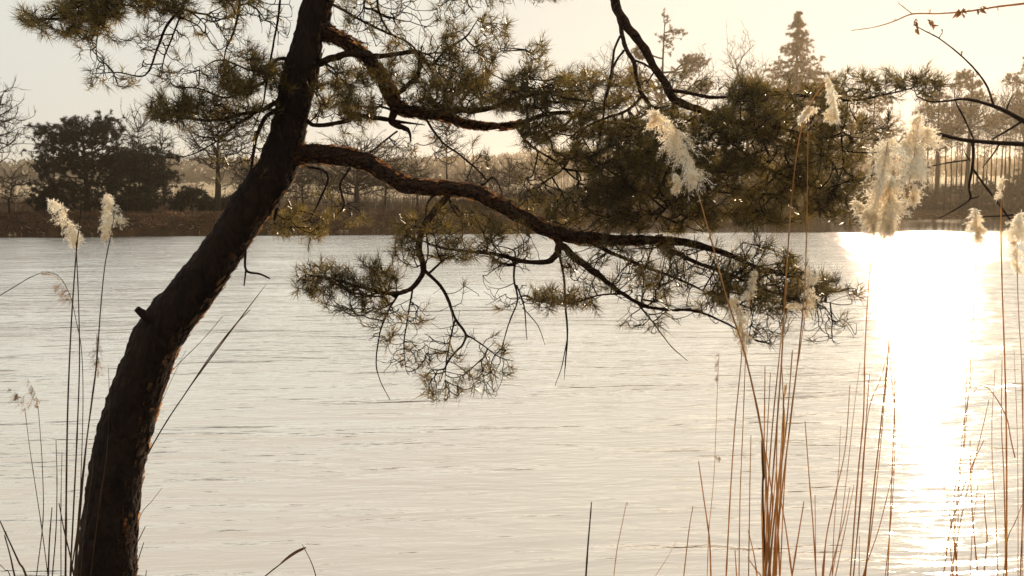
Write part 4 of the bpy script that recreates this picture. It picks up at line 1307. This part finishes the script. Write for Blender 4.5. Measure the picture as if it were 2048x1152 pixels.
# --- thickets
def thicket(label, x0, x1, py, dd, n, seed, mat=M_DRY, rt=.014):
    rg = np.random.default_rng(seed)
    b_ = Buf()
    px = rg.uniform(x0, x1, n)
    dep = dd + rg.uniform(-2.5, 2.5, n)
    x = (px - 1024) / FPX * dep
    z0 = hterr(x, dep) - .1
    H = (ztop(py, dep) - z0) * rg.uniform(.35, 1.05, n) * (1 + .25 * np.sin(px * .05 + seed))
    p0 = np.stack([x, dep, z0], 1)
    p2 = p0 + np.stack([rg.normal(0, .16, n) * H, rg.normal(0, .16, n) * H, H], 1)
    p1 = (p0 + p2) / 2 + rg.normal(0, .06, (n, 3)) * H[:, None]
    curves(b_, p0, p1, p2, np.full(n, rt * 1.3), np.full(n, rt * .5), 4, 3)
    for k in range(5):
        u = rg.uniform(.25, .95, (n, 1))
        q = (1 - u) ** 2 * p0 + 2 * u * (1 - u) * p1 + u * u * p2
        dr = rg.normal(0, .5, (n, 3)) + [0, 0, .75]
        dr /= np.linalg.norm(dr, axis=1)[:, None]
        ll = (H * rg.uniform(.12, .36, n))[:, None]
        curves(b_, q, q + dr * ll * .5 + rg.normal(0, .03, (n, 3)), q + dr * ll, np.full(n, rt * .7), np.full(n, rt * .35), 2, 3)
    return tag(b_.build('thicket', mat), label, kind='stuff')


thicket('bare brush behind the left far bank', -40, 400, 374, 84, 900, 1)
thicket('bare brush along the middle of the far bank', 380, 1080, 384, 92, 1500, 2)
thicket('taller bare saplings along the middle of the far bank', 470, 1120, 335, 98, 420, 3)
thicket('bare brush under the trees of the right far shore', 1560, 2120, 372, 141, 1700, 4, M_DRY, .02)
thicket('brush on the middle far shore behind the boughs', 1060, 1640, 375, 125, 1300, 5, M_DRY, .02)


# --- evergreen undergrowth on the middle and right shore
def bush(label, px, pytop, d, wpx, n, seed, mat=M_FARNEEDLE):
    rg = np.random.default_rng(seed)
    g = G(px, d)
    H = ztop(pytop, d) - g[2]
    w = wpx * d / FPX / 2
    A = np.vstack([ellip(n // 2, g + [0, 0, H * .45], (w, w * .6, H * .5), rg, -.1, .6),
                   ellip(n // 4, g + [-w * .5, 0, H * .4], (w * .5, w * .5, H * .38), rg, -.1, .6),
                   ellip(n // 4, g + [w * .4, 0, H * .55], (w * .5, w * .5, H * .42), rg, -.1, .6)])
    A = A[A[:, 2] > g[2] + .1]
    return far_tree('evergreen_bush', label, 'bush', [g - [0, 0, .1], g + [0, 0, H * .3], g + [.1, 0, H * .7]], [.14, .1, .04], A, mat, .3, .02, .36, 30, .45, .085,
                    'dark bushes on the far shore', seed, inner=9, seeds_from=0, spread=(20, 110), shoot=.4)


for k, (px, py, dd, w, n) in enumerate([(1130, 372, 112, 110, 260), (1210, 350, 118, 130, 320), (1310, 340, 126, 150, 380), (1410, 330, 132, 150, 380), (1500, 335, 136, 150, 380),
                                        (1600, 320, 137, 160, 420), (1690, 330, 138, 140, 360), (1790, 345, 138, 130, 320), (1885, 368, 138, 130, 300), (1985, 350, 136, 150, 380), (2070, 320, 134, 140, 380)]):
    bush(['dark bush at the left end of the middle shore', 'dark rounded bush below the needle mass', 'dark bush behind the middle of the boughs', 'dark bush below the far pine',
          'dark bush left of the spruce foot', 'dark bush at the foot of the spruce', 'hazy bush right of the spruce foot', 'hazy bush behind the glowing pair of seed heads',
          'low hazy bush on the bank right of the seed heads', 'dark bush under the right far pines', 'dark bush at the right edge of the far shore'][k], px, py, dd, w, n, 100 + k)

for k, (px, py, dd, w, n) in enumerate([(385, 376, 82, 80, 190), (455, 392, 84, 80, 150), (250, 385, 82, 80, 200), (930, 396, 95, 110, 190), (1030, 380, 99, 130, 280)]):
    bush(['low dark bush between the smaller evergreen and the leafless tree', 'low dark bush left of the leaning trunk at the bank', 'low dark bush between the two evergreens',
          'low dark bush right of the bench', 'low dark bush under the dark needle mass at the left bank end'][k], px, py, dd, w, n, 130 + k)

# --- spruce
d = 140.0
rg = np.random.default_rng(44)
g = G(1585, d)
zt = ztop(34, d)
A = []
nlev = 30
for k in range(nlev):
    u = (k + .5) / nlev
    z = g[2] + 2 + (zt - g[2] - 2) * u
    R = min((1 - u) ** .85 * 10.0, 5.6) + .2
    m = int(12 + 26 * (1 - u))
    for q in range(m):
        a = rg.uniform(0, 6.283)
        RR = R * rg.uniform(.62, 1.15) * (1 + .15 * math.sin(a * 2 + k * .4))
        zz = rg.normal(0, .28)
        for s in np.arange(.25, 1.01, .15 if u < .75 else .3):
            A.append([g[0] + math.cos(a) * RR * s, g[1] + math.sin(a) * RR * s, z - RR * s * .28 + (RR * s) ** 2 * .035 + zz + rg.normal(0, .12)])
A = np.array(A)
far_tree('spruce_tree', 'tall pointed spruce rising above the right far shore', 'tree', [g, np.array([g[0], g[1], g[2] + (zt - g[2]) * .5]), np.array([g[0], g[1], zt])], [.35, .2, .03],
         A, M_FARPINE, .25, .02, .36, 24, .50, .085, seed=6, inner=6, spread=(15, 100), shoot=.3, upb=-.1, seeds_from=.05, tuft_share=.95)


# --- pines of the far shore
def far_pine(label, px, pytop, d, clumps, seed, group='far pines', leanx=0):
    rg = np.random.default_rng(seed)
    g = G(px, d)
    zt = ztop(pytop, d)
    A = []
    for (cx, cy, rx, rz, n) in clumps:
        c = W(cx, cy, d)
        c[1] += rg.uniform(-1.5, 1.5)
        A.append(ellip(int(n * 1.5), c, (rx * d / FPX, max(rx * d / FPX, .8), rz * d / FPX), rg, -.1, .7))
    top = np.array([g[0] + leanx * d / FPX, g[1], zt - .5])
    return far_tree('pine_tree', label, 'tree', [g, g * .66 + top * .34 + [.1, 0, 0], g * .3 + top * .7, top], [.3, .24, .14, .04], np.vstack(A), M_FARPINE, .55, .018, .40, 26, .38, .065,
                    group, seed, inner=4, shoot=.3, upb=.5, seeds_from=.4)


far_pine('far pine with flat-topped clumps and a thin raised tip left of the spruce', 1312, 40, 138,
         [(1380, 128, 34, 16, 130), (1360, 150, 30, 14, 70), (1278, 112, 18, 12, 60), (1260, 155, 34, 22, 120), (1330, 80, 16, 30, 34), (1345, 75, 26, 12, 20), (1320, 180, 60, 30, 200), (1325, 45, 9, 14, 12), (1400, 175, 26, 14, 60), (1240, 190, 30, 16, 60)], 81, leanx=12)
far_pine('far pine with a tiered crown near the right picture edge', 1925, 140, 136,
         [(1925, 152, 22, 12, 60), (1915, 175, 30, 12, 80), (1945, 200, 32, 14, 80), (1920, 225, 36, 16, 100), (1965, 245, 30, 14, 60), (1900, 265, 30, 12, 50)], 82, leanx=8)
far_pine('far pine at the right picture edge with an airy crown', 2040, 110, 136,
         [(2045, 130, 20, 16, 60), (2030, 160, 28, 16, 80), (2050, 195, 34, 20, 110), (2020, 225, 28, 18, 80), (2050, 255, 34, 18, 80)], 83)
far_pine('hazy far pine behind the right glowing seed head', 1868, 175, 139,
         [(1868, 195, 26, 14, 60), (1850, 225, 34, 18, 100), (1885, 255, 34, 18, 100), (1860, 285, 36, 20, 90)], 84)
far_pine('hazy far pine behind the left glowing seed head', 1740, 190, 142,
         [(1740, 212, 34, 18, 90), (1720, 250, 50, 24, 140), (1765, 280, 44, 24, 120), (1700, 300, 40, 24, 90)], 85)
far_pine('dark far pine just right of the spruce', 1655, 165, 139,
         [(1655, 190, 32, 18, 100), (1640, 235, 48, 26, 160), (1680, 270, 44, 26, 140), (1640, 310, 48, 24, 110)], 86)
far_pine('dark far pine just left of the spruce', 1490, 165, 139,
         [(1490, 190, 36, 20, 100), (1470, 235, 52, 28, 160), (1520, 260, 52, 28, 160), (1480, 310, 60, 26, 140)], 87)

# --- slender trunks on the right shore: four kinds, each copied
protos = []
for k in range(4):
    protos.append(bare_tree('x', 1990, 190, 138, 60, .13, 130, 90 + k, [3, -4, 2, -2][k], .45, 'slender trees on the right far shore', .75, .014, 'slender_tree'))
rs = random.Random(3)
cols = sorted([1838, 1852, 1873, 1886, 1898, 1908, 1917, 1933, 1942, 1951, 1960, 1968, 1977, 1985, 1996, 2004, 2013, 2021, 2030, 2038, 2047, 2056, 2070])
for k, px in enumerate(cols):
    dd = rs.uniform(134, 146)
    g = G(px, dd)
    lab = 'slender leafless tree in the row on the right far shore, %s from the left' % ORD[k]
    if k < 4:
        o = protos[k]
        o.location = tuple(g)
        s = rs.uniform(.8, 1.1)
        o.scale = (s, s, s)
        o['label'] = lab
    else:
        copy_tree(protos[k % 4], tuple(g), (rs.uniform(.7, 1.15), rs.uniform(.78, 1.12)), rs.uniform(0, 6.28), lab)

# far woods behind, reading as one mass
def woods(label, x0, x1, py0, py1, dd, n, seed, rt=.03):
    rg = np.random.default_rng(seed)
    b_ = Buf()
    px = rg.uniform(x0, x1, n)
    dep = dd + rg.uniform(-12, 25, n)
    x = (px - 1024) / FPX * dep
    z0 = hterr(x, dep) - .2
    H = ztop(rg.uniform(py0, py1, n) + 8 * np.sin(px * .03), dep) - z0
    p0 = np.stack([x, dep, z0], 1)
    p2 = p0 + np.stack([rg.normal(0, .09, n) * H, rg.normal(0, .09, n) * H, H], 1)
    p1 = (p0 + p2) / 2 + rg.normal(0, .045, (n, 3)) * H[:, None]
    curves(b_, p0, p1, p2, np.full(n, rt * 2.6), np.full(n, rt * .6), 4, 3)
    for k in range(16):
        u = rg.uniform(.4, 1, (n, 1))
        q = (1 - u) ** 2 * p0 + 2 * u * (1 - u) * p1 + u * u * p2
        dr = rg.normal(0, .5, (n, 3)) + [0, 0, .7]
        dr /= np.linalg.norm(dr, axis=1)[:, None]
        ll = (H * rg.uniform(.06, .2, n))[:, None]
        curves(b_, q, q + dr * ll * .5 + rg.normal(0, .1, (n, 3)), q + dr * ll, np.full(n, rt), np.full(n, rt * .5), 2, 3)
    return tag(b_.build('far_wood', M_DRY), label, kind='stuff')


woods('hazy leafless wood behind the right far shore', 1540, 2150, 215, 330, 165, 190, 7, .02)
woods('hazy wood behind the middle of the lake', 900, 1600, 318, 380, 190, 700, 8, .022)
woods('hazy distant wood edge behind the left bank', -80, 900, 378, 396, 260, 520, 9, .03)


# distant ridge woodland texture
rg = np.random.default_rng(77)
b_ = Buf()
n = 5200
dep = rg.uniform(420, 1150, n)
x = rg.uniform(-.60, .60, n) * dep
z = hterr(x, dep)
h_ = rg.uniform(3, 8, n)
c = np.stack([x, dep, z], 1)
for k in range(5):
    a = rg.normal(size=(n, 3)) * [1, 1, .6]
    b0 = c + np.stack([rg.normal(0, 2.2, n), rg.normal(0, 2, n), h_ * rg.uniform(.1, .9, n)], 1)
    b_.add(np.stack([b0 - a * 1.2, b0 + a * 1.2 + [0, 0, .6], b0 + rg.normal(size=(n, 3)) * 1.6 + [0, 0, 1.6]], 1).reshape(-1, 3), np.arange(n * 3).reshape(-1, 3))
tag(b_.build('ridge_woodland', M_RIDGE), 'distant leafless woodland covering the low ridge', kind='stuff')

# --- dry leaves and grass on the far bank
rg = np.random.default_rng(78)
n = 26000
px = rg.uniform(-60, 2110, n)
xr = (px - 1024) / FPX
yy = np.full(n, 90.0)
for _ in range(12):
    yy = shore(xr * yy)
off = rg.gamma(1.6, 2.2, n)
dep = yy + .15 + off
x = xr * dep
z = hterr(x, dep)
c = np.stack([x, dep, z + .03], 1)
b_ = Buf()
s = rg.uniform(.05, .13, (n, 1))
a = rg.normal(size=(n, 3)) * [1, 1, .5]
a /= np.linalg.norm(a, axis=1)[:, None]
bb = np.cross(a, rg.normal(size=(n, 3)))
bb /= np.linalg.norm(bb, axis=1)[:, None]
b_.add(np.stack([c - a * s, c + bb * s * .6, c + a * s + [0, 0, .04], c - bb * s * .6], 1).reshape(-1, 3), np.arange(n * 4).reshape(-1, 4))
tag(b_.build('leaf_litter', M_LITTER), 'rust brown fallen leaves over the far bank', kind='stuff')
n = 15000
px = rg.uniform(-60, 2110, n)
xr = (px - 1024) / FPX
yy = np.full(n, 90.0)
for _ in range(12):
    yy = shore(xr * yy)
dep = yy + .1 + rg.gamma(1.3, 2.4, n)
x = xr * dep
c = np.stack([x, dep, hterr(x, dep) - .02], 1)
dr = rg.normal(0, .5, (n, 3)) * [1, 1, 0] + [0, 0, 1]
L = rg.uniform(.10, .34, (n, 1))
b_ = Buf()
curves(b_, c, c + dr * L * .5, c + dr * L + rg.normal(0, .1, (n, 3)) * L, np.full(n, .012), np.full(n, .004), 2, 3)
tag(b_.build('dry_grass', M_GRASSD), 'dry tan grass on the far bank', kind='stuff')

n = 420  # pale sticks added as a dotted line of sun glints on the far waterline
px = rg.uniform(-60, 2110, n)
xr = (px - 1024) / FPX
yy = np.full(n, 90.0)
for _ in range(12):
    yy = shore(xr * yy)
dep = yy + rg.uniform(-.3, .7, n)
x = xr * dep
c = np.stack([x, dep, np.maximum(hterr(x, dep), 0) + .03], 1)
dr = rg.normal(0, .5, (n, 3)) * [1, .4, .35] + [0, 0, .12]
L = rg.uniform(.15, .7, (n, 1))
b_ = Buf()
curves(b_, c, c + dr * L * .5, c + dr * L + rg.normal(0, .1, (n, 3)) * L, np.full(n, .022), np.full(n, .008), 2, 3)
tag(b_.build('shore_glint_sticks', M_PALE), 'pale sticks coloured as a dotted line of glints along the far water line', kind='stuff')

# near bank grass, just below the picture
n = 5000
x = rg.uniform(-6, 7, n)
y = rg.uniform(.8, 4.6, n)
c = np.stack([x, y, hterr(x, y) - .01], 1)
L = rg.uniform(.05, .2, (n, 1))
dr = rg.normal(0, .4, (n, 3)) * [1, 1, 0] + [0, 0, 1]
b_ = Buf()
curves(b_, c, c + dr * L * .5, c + dr * L + rg.normal(0, .1, (n, 3)) * L, np.full(n, .002), np.full(n, .0006), 3, 3)
tag(b_.build('bank_grass', M_GRASSD), 'short dry grass on the near bank', kind='stuff')


# ------------------------------------------------------------------ bench on the far bank
def box(buf, c, s, rx=0.0):
    c, s = np.array(c), np.array(s) / 2
    v = np.array([[i, j, k] for i in (-1, 1) for j in (-1, 1) for k in (-1, 1)], float) * s
    cr, sr = math.cos(rx), math.sin(rx)
    v = np.stack([v[:, 0], v[:, 1] * cr - v[:, 2] * sr, v[:, 1] * sr + v[:, 2] * cr], 1) + c
    buf.add(v, [(0, 1, 3, 2), (4, 6, 7, 5), (0, 4, 5, 1), (2, 3, 7, 6), (0, 2, 6, 4), (1, 5, 7, 3)])


g = G(716, 87.0)
bench = empty('park_bench', tuple(g), 'small dark wooden bench facing the lake on the far bank', 'bench')
bf = Buf()
for k in range(3):
    box(bf, g + [0, -.15 - k * .16, .47], (1.95, .13, .05))
bf.build('seat', M_WOOD, bench)
bf = Buf()
for k in range(3):
    box(bf, g + [0, .12 + k * .03, .66 + k * .15], (1.95, .04, .12), -.2)
bf.build('backrest', M_WOOD, bench)
for s in (-.75, .75):
    bf = Buf()
    box(bf, g + [s, -.42, .2], (.09, .09, .46))
    box(bf, g + [s, .08, .22], (.09, .09, .5))
    box(bf, g + [s, .17, .72], (.07, .05, .62), -.2)
    box(bf, g + [s, -.17, .425], (.07, .56, .06))
    bf.build('leg', M_WOOD, bench)

# ------------------------------------------------------------------ haze
bf = Buf()
box(bf, (0, 680, 30), (3400, 1500, 68))
haze = bf.build('haze', M_WOOD)
haze.data.materials.clear()
mh = bpy.data.materials.new('haze')
mh.use_nodes = True
t = mh.node_tree
t.nodes.remove(t.nodes['Principled BSDF'])
pv = t.nodes.new('ShaderNodeVolumePrincipled')
pv.inputs['Color'].default_value = (.98, .83, .64, 1)
pv.inputs['Density'].default_value = .00033
pv.inputs['Anisotropy'].default_value = .66
t.links.new(pv.outputs[0], t.nodes['Material Output'].inputs['Volume'])
haze.data.materials.append(mh)
tag(haze, 'thin warm haze in the air over the lake', kind='stuff')
